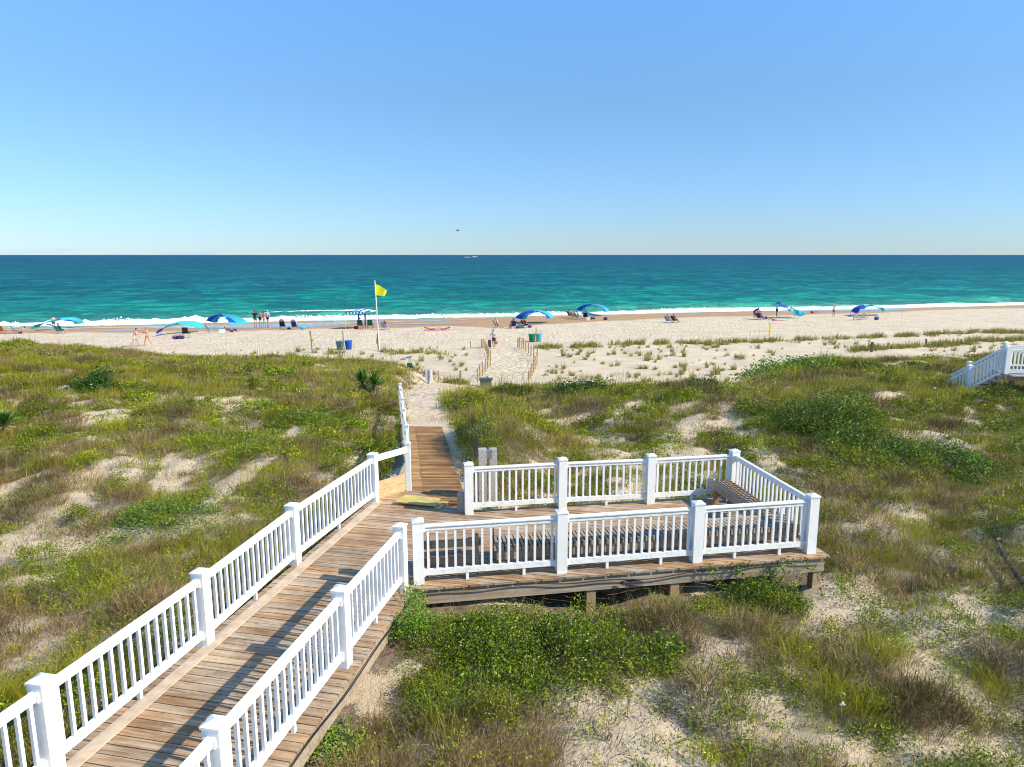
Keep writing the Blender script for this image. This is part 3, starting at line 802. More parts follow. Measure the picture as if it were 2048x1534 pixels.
# ---------------------------------------------------------------- yellow board, mat, retaining boards
q = [Vector(at(a_, b_, ZD)) for a_, b_ in ((789, 1010), (872, 1018), (881, 1003), (812, 996))]
m = MB(); m.prism([(a_.x, a_.y) for a_ in q], ZD+.05, ZD+.075)
for j in range(4): m.ell((q[1].x*.35+q[3].x*.65+.14*j+.2, q[1].y*.5+q[3].y*.5-.03*j, ZD+.0755), (.09, .02, .0015), 8, 4, mi=1)
o = m.build('board', [M_yellow, simple('scuffed_paint', (.36, .29, .13), .8, .3, 20)]); tag(o, 'faded yellow plastic board lying across the top of the slatted mat', 'board')
q2 = [Vector(at(a_, b_, ZD+.02)) for a_, b_ in ((868, 1018), (880, 1018), (897, 1003), (884, 1002))]
m = MB(); m.prism([(a_.x, a_.y) for a_ in q2], ZD+.012, ZD+.03); o = m.build('board', M_yellow); tag(o, 'small dull yellow offcut poking out under the yellow board', 'board')

mat_ = thing('slatted_mat', (-1.7, 14.1, 3.85), 0, 'roll-out mat of reddish wooden slats leading down from the deck into the sand', 'mat')
m = MB(); m2 = MB()
path_pts = [(-1.52, 13.75), (-1.66, 15), (-1.97, 17), (-2.28, 19), (-2.60, 21), (-2.92, 23)]
s_ = 0
Ltot = 9.1; nsl = 74
for i in range(nsl):
    yv = 13.78+ (23.0-13.78)*i/nsl
    xv = np.interp(yv, [p_[1] for p_ in path_pts], [p_[0] for p_ in path_pts])
    wd = 1.16
    zz_ = gz(xv, yv)+.045
    zl = gz(xv-.55, yv)+.045
    dirx = .9914; diry = .13
    c = .7+.55*random.random()
    jx = random.uniform(-.015, .015)
    m.beam((xv-.30*dirx-1.7*0+jx+1.7, yv-.30*diry*0-14.1, zz_-3.85), (xv+(wd/2)*dirx+jx+1.7, yv-14.1-.02, zz_-3.85), .066, .026, c=(c, c*.97, c*.92))
    m2.beam((xv-(wd/2)*dirx+1.7, yv-14.1, zl-3.85+.004), (xv-.32+1.7, yv-14.1, zl-3.85+.004), .115, .026, c=(c*1.1, c*1.1, c*1.08))
M_slatc = wood('mat_slats', (.25, .13, .045), (.44, .26, .11), 0, True, knots=False)
m.build('slats', M_slatc, mat_); m2.build('edge_strip', M_slatc, mat_)
# two short planks at the head of the mat
for a_, b_ in (((826, 994), (848, 997)), ((854, 998), (874, 1000))):
    p0 = Vector(at(*a_, ZD)); p1 = Vector(at(*b_, ZD)); m = MB(); m.beam((p0.x, p0.y, ZD+.01), (p1.x, p1.y, ZD+.01), .10, .03); o = m.build('plank', M_newwood)
    tag(o, 'short tan plank at the head of the slatted mat, %s of the pair' % ('left' if a_[0] == 826 else 'right'), 'plank')
# retaining boards
root = thing('retaining_board', (L4p.x, L4p.y, ZD), 0, 'fresh orange timber boards holding back sand between two white posts', 'retaining board')
a_ = L4p+dl*.02+nl*.06; b_ = D1+Vector((-.09, -.03))
u_ = (b_-a_).normalized()
for k in range(2):
    m = MB(); m.beam((a_.x+u_.x*.09-L4p.x, a_.y+u_.y*.09-L4p.y, .095+.19*k), (b_.x-L4p.x, b_.y-L4p.y, .095+.19*k), .04, .183); m.build('board', M_newwood, root)
# upper entrance: short top rail between last rail post and path fence
root = thing('railing', (D1.x, D1.y, ZD-.1), 0, 'narrow white picket railing running down the left side of the sandy path', 'railing')
m = MB(); m.box(0, 0, .57, .10, .10, 1.14); me_thin = m.mesh('post', M_white)
m = MB(); m.box(0, 0, .012, .125, .125, .024); m.box(0, 0, .034, .09, .09, .02); me_tcap = m.mesh('post_cap', M_white)
fence = [(D1.x, D1.y)]+[at(815, 912, 3.72), at(809, 872, 3.5), at(806, 848, 3.35), at(803, 826, 3.15), at(801, 812, 3.05)]
zs_ = [ZD-.1]
for (x, y) in fence[1:]: zs_.append(gz(x-.1, y)-.15)
for (x, y), z_ in zip(fence, zs_):
    o = link('post', me_thin, root, None, (x-D1.x, y-D1.y, z_-(ZD-.1))); link('post_cap', me_tcap, o, None, (0, 0, 1.14))
for (a_, za), (b_, zb) in zip(zip(fence[:-1], zs_[:-1]), zip(fence[1:], zs_[1:])):
    A_ = Vector((a_[0]-D1.x, a_[1]-D1.y, za-ZD+.1)); B_ = Vector((b_[0]-D1.x, b_[1]-D1.y, zb-ZD+.1))
    for hh_, nm in ((1.0, 'top_rail'), (.28, 'bottom_rail')):
        m = MB(); m.beam(A_+Vector((0, .05, hh_)), B_+Vector((0, -.05, hh_)), .05, .075); m.build(nm, M_white, root)
    n = int((B_-A_).length/.16)
    for k in range(1, n):
        q = A_.lerp(B_, k/n); link('picket', ME_bal, root, None, (q.x, q.y, q.z+.26))
a3 = Vector((L4p.x, L4p.y, ZD+.90)); b3 = Vector((D1.x, D1.y, ZD-.1+1.02))
off = Vector((D1.x, D1.y, ZD-.1)); u3 = (b3-a3).normalized()
m = MB(); m.beam(a3+u3*.085-off, b3-u3*.05-off, .06, .12); m.build('handrail', M_white, root)
# weathered pilings behind the back-left corner
x, y = at(965, 1050, 3.3)
x, y = -.62, 14.35
root = thing('piling', (x, y, gz(x, y)-.1), R(10), 'two thick weathered grey timbers with a small box behind the platform corner', 'post')
H_ = 4.92-(gz(x, y)-.1)
m = MB(); m.box(0, 0, H_/2, .17, .15, H_); m.build('timber', M_grey, root)
m = MB(); m.box(.24, .12, H_/2-.02, .16, .14, H_-.04); m.build('timber', M_grey, root)
m = MB(); m.box(.14, -.02, H_-.13, .11, .10, .15); m.box(.14, -.02, H_-.045, .13, .12, .02); m.build('junction_box', M_metal, root)
x, y = at(922, 1022, ZD); 
m = MB(); m.box(0, 0, .16, .13, .13, .72); m.box(0, 0, .53, .12, .12, .02)
o = m.build('bollard', M_darkpostg if 'M_darkpostg' in globals() else M_grey, None, (x, y+.02, ZD-.15), (0, 0, R(-8))); tag(o, 'short weathered round-edged post against the back left white corner post', 'post')
x, y = at(786, 950, 4.05); g_ = gz(x, y)
m = MB(); m.box(0, 0, .05, .16, .14, .6); o = m.build('stump', M_grey, None, (x, y, g_), (0, 0, R(25))); tag(o, 'short grey timber stump in the sand behind the orange boards', 'post')
for (px_, lbl) in ((925, 1),):
    pass
# black drain pipe, lower right
a_ = onground(1992, 1118, 3.0); b_ = onground(2044, 1182, 3.0)
m = MB(); m.tube([(a_[0], a_[1], a_[2]+.24), (b_[0], b_[1], b_[2]+.13)], .045, 12); o = m.build('drain_pipe', M_black); tag(o, 'black pipe lying on the dune slope at the right edge', 'pipe')
# litter
for px_, py_, lb in ((1893, 770, 'white scrap of plastic in the grass below the neighbouring stairs'), (1868, 785, 'second white scrap of plastic lower down the grassy slope'), (1995, 1092, 'pale driftwood scrap just above the black pipe'), (1682, 1430, 'white paper scrap on the sand in the lower right')):
    x, y, z = onground(px_, py_, 3.3); s = .045 if py_ > 900 else .10
    m = MB(); m.ell((0, 0, s*.5+.12), (s, s*.5, s*.45), 7, 5); m.ell((s*.7, .05, s*.4+.12), (s*.5, s*.4, s*.3), 6, 4)
    o = m.build('scrap', M_signw, None, (x, y, z)); tag(o, lb, 'litter')

# ---------------------------------------------------------------- neighbouring boardwalk at the right
zt = 4.2
NB = Vector(at(2010, 748, zt)); 
root = thing('stair_deck', (NB.x, NB.y, zt), 0, 'neighbouring white railed deck with stairs descending left, cut by the right edge of the photo', 'stairs')
def rel(p_, z): return (p_[0]-NB.x, p_[1]-NB.y, z-zt)
sl = Vector((-.85, .53)); nside = Vector((.53, .85))
bot = NB+sl*1.85; zb = zt-1.35
ME_post2 = mk_post(1.10); 
def np_(p_, z, h=1.15):
    o = link('post', ME_post2, root, None, rel(p_, z)); link('post_cap', ME_cap, o, None, (0, 0, h-.052)); return o
np_(NB, zt); np_(NB+nside*1.2, zt)
mid_ = NB+sl*1.20
np_(mid_, zt-.87); np_(mid_+nside*1.2, zt-.87)
for o_ in (Vector((0, 0)), nside*1.2):
    A_ = NB+o_; B_ = bot+o_
    for h_, nm in ((.95, 'top_rail'), (.16, 'bottom_rail')):
        m = MB(); m.beam(rel(A_, zt+h_), rel(B_, zb+h_), .06, .085); m.build(nm, M_white, root)
    for k in range(1, 16):
        t_ = k/16; q = A_.lerp(B_, t_); link('baluster', ME_bal, root, None, rel(q, zt+(zb-zt)*t_+.17))
for k in range(8):
    t_ = (k+.5)/8; q = NB.lerp(bot, t_)+nside*.6
    m = MB(); m.box(*rel(q, zt+(zb-zt)*t_-.03), .30, 1.15, .04, rz=math.atan2(sl.y, sl.x)); m.box(rel(q, 0)[0]+.13, rel(q, 0)[1], zt+(zb-zt)*t_-.10-zt, .03, 1.15, .12, rz=math.atan2(sl.y, sl.x)); m.build('tread', M_grey, root)
er = Vector((.98, -.12))
m = MB(); q = NB+er*2.0+nside*.75; m.box(*rel(q, zt-.04), 4.3, 1.9, .06, rz=math.atan2(er.y, er.x)); m.build('deck_boards', M_grey, root)
m = MB(); m.beam(rel(NB+er*.1, zt-.16), rel(NB+er*4.1, zt-.16), .05, .2); m.build('rim_board', M_beam, root)
for s0, s1, o_ in ((0, 2.0, Vector((0, 0))), (2.0, 4.0, Vector((0, 0))), (0, 2.0, nside*1.6), (2, 4, nside*1.6)):
    A_ = NB+er*s0+o_; B_ = NB+er*s1+o_
    if s0 > 0 or o_.length > 0: np_(A_, zt)
    for h_, nm in ((.95, 'top_rail'), (.16, 'bottom_rail')):
        m = MB(); m.beam(rel(A_+er*.08, zt+h_), rel(B_-er*.08, zt+h_), .06, .085); m.build(nm, M_white, root)
    for k in range(1, 14):
        q = A_.lerp(B_, k/14); link('baluster', ME_bal, root, None, rel(q, zt+.17))
for s0 in (.3, 2.2):
    q = NB+er*s0+nside*.3; g_ = gz(q.x, q.y)
    m = MB(); m.box(0, 0, (zt-.1-g_+.3)/2, .14, .14, zt-.1-g_+.3); m.build('support_post', M_post, root, rel(q, g_-.3))
#@@PART3
SKYTINT = (1, 1, 1)
# ---------------------------------------------------------------- shrubs and yuccas: each a plant of its own
def shrub(px_, py_, w_, h_, n, leaf, cA, cB, label, cat='shrub', z0=3.3, name='shrub', sy_=None, seed=0, stems=True, loc=None):
    x, y, z = loc if loc else onground(px_, py_, z0)
    root = thing(name, (x, y, z-.05), 0, label, cat)
    r = np.random.default_rng(900+seed); sy_ = sy_ or w_*.8
    # several overlapping leafy mounds
    nb_ = max(5, int(w_*14)); ang = r.random(nb_)*6.283; rad = np.sqrt(r.random(nb_))
    bx = np.cos(ang)*rad*w_*.5; by = np.sin(ang)*rad*sy_*.5
    hz_ = h_*(1-.55*rad**2)*(.7+.5*r.random(nb_))
    gl = ground(x+bx, y+by)-z+.05
    hz_ = hz_*(.45+.9*r.random(nb_)); base = np.stack([bx, by, gl+hz_*.35], -1)
    A = leaves(base, int(n/nb_), .16*w_+.10+.08*r.random(nb_), hz_*.75, np.full(nb_, leaf), np.tile(cA, (nb_, 1)), np.tile(cB, (nb_, 1)), seed+40)
    link('foliage', np_mesh('foliage', A[0], A[1], M_leaf, False, A[2]), root)
    m = MB()
    for k in range(nb_):
        m.tube([(bx[k]*.3, by[k]*.3, gl[k]), (bx[k]*.7, by[k]*.7, gl[k]+hz_[k]*.5), (bx[k]*1.05, by[k]*1.05, gl[k]+hz_[k]*.95)], [.012, .008, .003], 4)
    m.build('stems', M_darkpost, root)
    return root
G1, G2 = (.05, .10, .008), (.22, .31, .02)
shrub(1050, 1345, 2.2, .62, 15000, .036, (.045, .09, .006), (.20, .28, .015), 'large glossy leaved shrub below the front of the platform', seed=1, sy_=1.9)
shrub(905, 1420, 1.1, .42, 4000, .034, G1, (.2, .31, .03), 'small green shrub at the lower left foot of the large glossy shrub', seed=2)
shrub(805, 1265, .75, .75, 4600, .032, (.07, .17, .012), (.2, .34, .03), 'bushy bright green shrub leaning against the right side of the walkway', seed=3, sy_=1.3)
shrub(1535, 1225, 1.0, .6, 5200, .034, G1, G2, 'dark green shrub under the front right corner of the platform', seed=4)
shrub(1640, 855, 3.0, 1.0, 16000, .05, (.04, .08, .006), (.17, .24, .015), 'widest dark green bush on the slope right of the platform', seed=5, sy_=2.3)
shrub(1745, 900, 2.6, .6, 8000, .05, G1, (.16, .27, .03), 'lower green bush at the right foot of the widest bush', seed=6)
shrub(190, 785, 1.5, .95, 2600, .09, (.03, .08, .012), (.07, .15, .02), 'round very dark bush alone on the far left grassy ridge', seed=7)
shrub(1590, 742, 4.6, .75, 4200, .11, (.09, .19, .015), (.22, .36, .03), 'isolated bright green thicket on pale sand right of centre', seed=8, sy_=2.0, loc=(13.4, 34.0, gz(13.4, 34.0)))
shrub(610, 850, 2.2, .5, 6000, .05, G1, G2, 'flat green bush on the left dune beside the bare sandy track', seed=9)
shrub(515, 905, 1.5, .4, 4000, .045, G1, G2, 'small flat green bush beside the sandy track on the left dune', seed=10)
shrub(300, 1050, 2.4, .4, 7000, .04, G1, (.18, .30, .03), 'spreading green bush left of the walkway railing on the open dune', seed=11)
shrub(1160, 775, 3.0, .55, 3600, .09, (.03, .08, .012), (.09, .16, .02), 'dark grassy bush on the dune crest right of the fenced path', seed=12, sy_=1.0, loc=(2.9, 28.6, gz(2.9, 28.6)))
shrub(1400, 775, 1.6, .55, 2200, .09, (.03, .08, .012), (.09, .16, .02), 'small dark bush on the dune crest above the back railing', seed=13, sy_=.9, loc=(7.8, 29.0, gz(7.8, 29.0)))
shrub(1910, 940, 2.4, .5, 6500, .05, G1, (.17, .29, .03), 'green bush near the right edge below the bare sandy bank', seed=14)
shrub(1330, 1330, .8, .45, 1300, .045, G1, G2, 'small leafy shrub on the slope below the middle front post', seed=15)
shrub(640, 1500, .7, .3, 900, .045, (.09, .19, .015), (.2, .33, .03), 'little bright shrub at the bottom beside the walkway edge', seed=16)
def yucca(px_, py_, h_, label, z0=3.2, seed=0):
    x, y, z = onground(px_, py_, z0); root = thing('yucca', (x, y, z), 0, label, 'yucca')
    r = np.random.default_rng(seed); m = MB()
    def swords(n, up0, up1, ln, c0, c1, name, zc):
        m = MB()
        for k in range(n):
            a = r.random()*6.283; e = r.uniform(up0, up1); L_ = ln*r.uniform(.75, 1.15)
            d = Vector((math.cos(a)*math.cos(e), math.sin(a)*math.cos(e), math.sin(e))); s = Vector((-math.sin(a), math.cos(a), 0))*.03
            p0 = Vector((0, 0, zc)); p1 = p0+d*L_*.55; p2 = p0+d*L_+Vector((0, 0, -.05*L_))
            t = r.random(); c = tuple(c0[i]*(1-t)+c1[i]*t for i in range(3))
            up_ = d.cross(s.normalized())*.012
            m.add([p0-s*.6, p0+s*.6, p1+s, p1-s, p2, p1+up_*1.5], [(0, 1, 5), (1, 2, 5), (0, 5, 3), (3, 5, 4), (5, 2, 4)], c)
        return m.build(name, M_leaf if name == 'leaves' else M_dry, root)
    swords(95, R(5), R(85), h_*.62, (.04, .10, .02), (.15, .26, .03), 'leaves', h_*.45)
    swords(60, R(-75), R(-5), h_*.45, (.10, .07, .03), (.42, .33, .18), 'dead_leaves', h_*.45)
    m = MB(); m.tube([(0, 0, -.1), (0, 0, h_*.5)], [.09, .06], 8); m.build('trunk', M_darkpost, root)
yucca(727, 788, 1.15, 'left one of the two spiky yuccas beside the white path railing', seed=1)
yucca(751, 794, 1.15, 'right one of the two spiky yuccas, with a skirt of dead straw leaves', seed=2)
yucca(12, 878, 1.0, 'spiky green yucca at the left edge of the dune', seed=3)
# creeping vine over the front rim of the platform
root = thing('vine', tuple(cn+(cnr-cn)*.8)+(ZD-.2,), 0, 'trailing green vine hanging over the front right rim of the platform', 'vine')
r = np.random.default_rng(77); m = MB(); pts = []
o0 = cn+(cnr-cn)*.8
for k in range(9):
    s0 = r.uniform(-.9, .9); p_ = Vector((dn.x*s0, dn.y*s0, .21)); ps = [p_.copy()]
    for j in range(7):
        p_ = p_+Vector((dn.x*r.normal()*.09+.01, dn.y*r.normal()*.09-.012-.01*j, -.075)); ps.append(p_.copy())
    m.tube(ps, .004, 4); pts += ps
pts = np.array([tuple(p_) for p_ in pts])
pts[:, :2] += np.array(nn)[None]*.05
A = leaves(pts, 10, np.full(len(pts), .10), np.full(len(pts), .06), np.full(len(pts), .045), np.tile(G1, (len(pts), 1)), np.tile((.2, .33, .03), (len(pts), 1)), 78)
link('leaves', np_mesh('leaves', A[0], A[1], M_leaf, False, A[2]), root); m.build('stems', M_darkpost, root)

# ---------------------------------------------------------------- beach grass tufts on the flat sand (individual) and the grass belt (mass)
protos = []
for k in range(6):
    r = np.random.default_rng(300+k); n = 5
    b = np.stack([r.normal(size=n)*.09, r.normal(size=n)*.09, np.zeros(n)], -1)
    A = blades(b, 11, .38+.30*r.random(n), np.full(n, .09), np.full(n, .022), .30+.35*r.random(n), np.tile((.20, .22, .03), (n, 1)), np.tile((.40, .34, .10), (n, 1)), 310+k)
    protos.append(np_mesh('grass_tuft', A[0], A[1], M_grass, False, A[2]))
r = np.random.default_rng(401); cnt = 0; tries = 0
while cnt < 295 and tries < 20000:
    tries += 1
    if r.random() < .80: px_, py_ = r.uniform(1085, 2048), r.uniform(684, 765)
    else: px_, py_ = r.uniform(480, 935), r.uniform(694, 745)
    if px_ > 1550 and py_ > 705: continue
    x, y = at(px_, py_, 1.0); z = gz(x, y)
    bd_, _, bw_ = path_info(np.array([x]), np.array([y]))
    if z > 1.75 or bd_[0]-bw_[0] < .6: continue
    if py_ < 690 and px_ < 900: continue
    if fbm(np.array([x]), np.array([y]), .35, 2, 77)[0] < .40 and r.random() < .4: continue
    o = link('grass_tuft', protos[r.integers(6)], None, None, (x, y, z-.02), (0, 0, r.random()*6.28)); s = r.uniform(.40, 1.15); o.scale = (s, s, s*r.uniform(.8, 1.15))
    tag(o, 'small separate tuft of yellow green beach grass on the pale sand flat', 'grass tuft', 'separate tufts of beach grass on the sand flat'); cnt += 1
def belt(line, n, sp, hh_):
    out_ = []
    for k in range(n):
        t_ = r.random()*(len(line)-1); i_ = int(t_); f_ = t_-i_
        px_ = line[i_][0]*(1-f_)+line[i_+1][0]*f_; py_ = line[i_][1]*(1-f_)+line[i_+1][1]*f_+abs(r.normal())*sp
        x, y = at(px_, py_, 1.0)
        if fbm(np.array([x]), np.array([y*.5]), .8, 2, 78)[0] < .40: continue
        out_.append((x, y, gz(x, y)))
    q = np.array(out_); n = len(q)
    return blades(q, 12, hh_*(.35+.95*r.random(n)), np.full(n, .22), np.full(n, .036), .35+.3*r.random(n), np.tile((.19, .21, .03), (n, 1)), np.tile((.36, .32, .08), (n, 1)), 500+int(n))
P_ = [belt([(1072, 692), (1200, 687), (1330, 683), (1500, 681), (1650, 676), (1800, 670), (1950, 663), (2060, 661)], 900, 2.0, .55),
      belt([(1700, 700), (1850, 690), (1950, 683), (2060, 676)], 400, 3.0, .6), belt([(560, 716), (700, 722), (800, 735)], 350, 5, .5), belt([(640, 702), (760, 700), (900, 706)], 110, 3, .45), belt([(850, 765), (905, 778), (935, 786)], 90, 5, .4)]
co, f, c = join(P_)
o = link('beach_grass_belt', np_mesh('beach_grass_belt', co, f, M_grass, False, c)); tag(o, 'continuous belt of beach grass between the flat sand and the open beach', 'grass', None, 'stuff')
# ---------------------------------------------------------------- people
def remeshed(mb, voxel, name, mat):
    me = mb.mesh('tmp', mat); o = bpy.data.objects.new('tmp', me); col.objects.link(o)
    md = o.modifiers.new('r', 'REMESH'); md.mode = 'VOXEL'; md.voxel_size = voxel; md.use_smooth_shade = True
    s = o.modifiers.new('s', 'SMOOTH'); s.factor = .5; s.iterations = 2
    dg = bpy.context.evaluated_depsgraph_get(); out_ = bpy.data.meshes.new_from_object(o.evaluated_get(dg))
    bpy.data.objects.remove(o); bpy.data.meshes.remove(me); out_.name = name
    out_.materials.clear(); out_.materials.append(mat); return out_
def rot_x(v, a): return Matrix.Rotation(a, 3, 'X') @ v
def person(loc, rz, label, h=1.7, skn=0, lean=0, thigh=(0, 0), knee=(0, 0), arm=(0, 0), elbow=(.15, .15), out=(.12, .12), seat=None, spread=.09,
           top=None, topc=(.8, .8, .8), bottom='shorts', botc=(.05, .05, .05), hair='short', hairm=None, hat=None, headtilt=0, lie=False, sleeves=True, group=None, female=False, tuck=None):
    """facing local +y. angles: thigh/arm forward swing, knee backward bend"""
    s = h/1.72
    root = thing('person', loc, rz, label, 'person', group)
    J = {}
    pel = Vector((0, 0, 0)); J['pel'] = pel
    up = rot_x(Vector((0, 0, 1)), -lean); fw = rot_x(Vector((0, 1, 0)), -lean)
    J['waist'] = pel+up*.14; J['chest'] = pel+up*.36; J['neck'] = pel+up*.53
    hu = rot_x(up, -headtilt)
    J['head'] = J['neck']+hu*.165
    for i, sd_ in ((0, -1), (1, 1)):
        hip = pel+Vector((sd_*spread, 0, -.03)); J['hip%d' % i] = hip
        d = Vector((sd_*.03, math.sin(thigh[i]), -math.cos(thigh[i]))); kn_ = hip+d*.43; J['kn%d' % i] = kn_
        a2 = thigh[i]-knee[i]; d2 = Vector((0, math.sin(a2), -math.cos(a2))); an = kn_+d2*.42; J['an%d' % i] = an
        fd = Vector((0, math.cos(a2), math.sin(a2))) if seat is None and not lie else Vector((0, math.cos(max(a2, -.2)), max(.15, math.sin(a2))))
        J['toe%d' % i] = an+fd*.15-d2*-.02+Vector((0, 0, -.02))
        sh = pel+up*.47+Vector((sd_*(.165 if female else .19), 0, 0)); J['sh%d' % i] = sh
        aa = arm[i]-lean*0
        d3 = Vector((sd_*math.sin(out[i]), math.sin(aa)*math.cos(out[i]), -math.cos(aa)*math.cos(out[i]))).normalized(); el = sh+d3*.29; J['el%d' % i] = el
        ab = aa+elbow[i]; d4 = Vector((sd_*math.sin(out[i])*.4-(sd_*.35*min(1, elbow[i]) if elbow[i] > .8 else 0), math.sin(ab), -math.cos(ab))).normalized(); J['wr%d' % i] = el+d4*.25; J['hd%d' % i] = el+d4*.34; J['hdir%d' % i] = d4
    low = min(J['an0'].z, J['an1'].z, J['toe0'].z+.03, J['toe1'].z+.03)
    zoff = (seat/s if seat is not None else (-low+.07)) if not lie else .14
    for k in list(J):
        if not k.startswith('hdir'): J[k] = (J[k]+Vector((0, 0, zoff)))*s
    def body(mb, q=1.0):
        T_ = mb.tube
        hw = .5 if not female else .42
        mb.ell(J['pel'], (.165*s, .115*s, .12*s), 14, 9)
        for t_, rx, ry in ((0, .15, .105), (.28, .135, .10), (.55, .155, .11), (.8, .17, .115), (1.0, .135, .09)):
            c_ = J['pel'].lerp(J['neck']*.88+J['pel']*.12, t_); mb.ell(c_, (rx*s*(.9 if female else 1), ry*s, .10*s), 14, 8, rot=Matrix.Rotation(-lean, 3, 'X'))
        T_([J['sh0'], J['sh1']], .055*s, 10)
        T_([J['chest'], J['neck'], J['head']], [.07*s, .052*s, .045*s], 10)
        mb.ell(J['head'], (.074*s, .095*s, .115*s), 14, 10, rot=Matrix.Rotation(-lean-headtilt, 3, 'X'))
        for i in (0, 1):
            T_([J['sh%d' % i], J['sh%d' % i].lerp(J['el%d' % i], .4), J['el%d' % i]], [.052*s, .048*s, .036*s], 10)
            T_([J['el%d' % i], J['el%d' % i].lerp(J['wr%d' % i], .3), J['wr%d' % i]], [.036*s, .038*s, .026*s], 10)
            mb.ell(J['wr%d' % i].lerp(J['hd%d' % i], .5), (.035*s, .03*s, .045*s), 8, 6)
            T_([J['hip%d' % i], J['hip%d' % i].lerp(J['kn%d' % i], .35), J['kn%d' % i]], [.088*s, .082*s, .054*s], 12)
            T_([J['kn%d' % i], J['kn%d' % i].lerp(J['an%d' % i], .3), J['an%d' % i]], [.054*s, .056*s, .036*s], 12)
            T_([J['an%d' % i], J['toe%d' % i]], [.038*s, .028*s], 8)
            for e_ in ('sh', 'el', 'kn', 'hip'): 
                r_ = dict(sh=.055, el=.037, kn=.055, hip=.088)[e_]*s; mb.ell(J[e_+str(i)], (r_, r_, r_), 10, 7)
    mb = MB(); body(mb); me = remeshed(mb, .024*s, 'person_body', skin(skn))
    # fingers, nose and ears joined into the same mesh
    ex = MB()
    for i, sd_ in ((0, -1), (1, 1)):
        d = J['hdir%d' % i]; b0 = J['hd%d' % i]-d*.035*s; side = d.cross(Vector((sd_, 0, .01))).normalized()
        for k, (off, ln) in enumerate(((-.027, .06), (-.009, .072), (.009, .068), (.026, .052))):
            p0 = b0+side*off*s; cu = Vector((-sd_*.25*.1, 0, 0)); ex.tube([p0, p0+d*ln*.55*s, p0+(d+Vector((-sd_*.35, 0, 0))).normalized()*ln*s], [.009*s, .0085*s, .006*s], 6)
        p0 = b0-d*.035*s+side*.03*s; ex.tube([p0, p0+(side+d*.6).normalized()*.04*s, p0+(side*.6+d).normalized()*.062*s], [.011*s, .010*s, .007*s], 6)
    hr = Matrix.Rotation(-lean-headtilt, 3, 'X')
    ex.ell(J['head']+hr @ Vector((0, .097*s, -.012*s)), (.014*s, .02*s, .025*s), 6, 5, rot=hr)
    for sd_ in (-1, 1): ex.ell(J['head']+hr @ Vector((sd_*.075*s, 0, -.005*s)), (.012*s, .02*s, .03*s), 6, 5, rot=hr)
    for sd_ in (-1, 1): ex.ell(J['head']+hr @ Vector((sd_*.03*s, .088*s, .018*s)), (.012*s, .006*s, .007*s), 6, 4, mi=1, rot=hr)
    ex.ell(J['head']+hr @ Vector((0, .088*s, -.05*s)), (.024*s, .008*s, .007*s), 6, 4, mi=2, rot=hr)
    bm = bmesh.new(); bm.from_mesh(me)
    exm = ex.mesh('x', skin(skn)); bm.from_mesh(exm); bm.to_mesh(me); bm.free(); bpy.data.meshes.remove(exm)
    me.materials.append(M_black); me.materials.append(cloth((.45, .12, .10)))
    for p_ in me.polygons: p_.use_smooth = True
    link('body', me, root)
    V = .026*s
    if top:
        mb = MB()
        if top == 'bikini':
            mb.ell(J['pel'].lerp(J['neck'], .66), (.158*s, .128*s, .05*s), 14, 8, rot=hr)
        else:
            for t_, rx, ry in ((0.05, .172, .125), (.28, .160, .122), (.55, .172, .130), (.8, .188, .132), (.95, .15, .10)):
                c_ = J['pel'].lerp(J['neck'], t_*.95); mb.ell(c_, (rx*s, ry*s, .10*s), 14, 8, rot=Matrix.Rotation(-lean, 3, 'X'))
            if sleeves:
                for i in (0, 1): mb.tube([J['sh%d' % i], J['sh%d' % i].lerp(J['el%d' % i], .75 if top == 'shirt' else 1.0)], [.072*s, .062*s], 10)
                if top == 'long':
                    for i in (0, 1): mb.tube([J['el%d' % i].lerp(J['sh%d' % i], .1), J['wr%d' % i]], [.055*s, .042*s], 10)
                mb.tube([J['sh0'], J['sh1']], .07*s, 10)
        link('shirt' if top != 'bikini' else 'bikini_top', remeshed(mb, V, 'top', cloth(topc)), root)
    if bottom:
        mb = MB(); mb.ell(J['pel'], (.180*s, .132*s, .115*s if bottom != 'bikini' else .085*s), 14, 9)
        if bottom in ('shorts', 'trunks'):
            for i in (0, 1): mb.tube([J['hip%d' % i], J['hip%d' % i].lerp(J['kn%d' % i], .62 if bottom == 'shorts' else .42)], [.105*s, .098*s], 12)
        if bottom == 'pants':
            for i in (0, 1): mb.tube([J['hip%d' % i], J['kn%d' % i], J['kn%d' % i].lerp(J['an%d' % i], .85)], [.105*s, .075*s, .06*s], 12)
        link('shorts' if bottom != 'bikini' else 'bikini_bottom', remeshed(mb, V, 'bottom', cloth(botc)), root)
    hm = hairm or M_hair
    if hair:
        mb = MB(); mb.ell(J['head']+hr @ Vector((0, -.018*s, .025*s)), (.084*s, .098*s, .105*s), 12, 8, rot=hr)
        if hair == 'long': mb.ell(J['head']+hr @ Vector((0, -.07*s, -.09*s)), (.08*s, .045*s, .15*s), 10, 7, rot=hr)
        if hair == 'bun': mb.ell(J['head']+hr @ Vector((0, -.07*s, .10*s)), (.04*s, .04*s, .04*s), 8, 6)
        link('hair', remeshed(mb, .022*s, 'hair', hm), root)
    if hat:
        mb = MB(); c_ = J['head']+hr @ Vector((0, 0, .055*s)); mb.ell(c_, (.094*s, .108*s, .085*s), 12, 8, rot=hr)
        mb.ell(J['head']+hr @ Vector((0, .06*s, .045*s)), (.12*s if hat[1] == 'brim' else .075*s, .15*s if hat[1] == 'brim' else .10*s, .014*s), 12, 6, rot=hr)
        link('hat', mb.mesh('hat', cloth(hat[0])), root)
    return root, J
def P3D(px_, py_, z0=.5):
    return onground(px_, py_, z0)
def toward(deg): return R(deg)      # rz: 0 faces away from the camera (+y), 180 faces the camera, 90 faces left

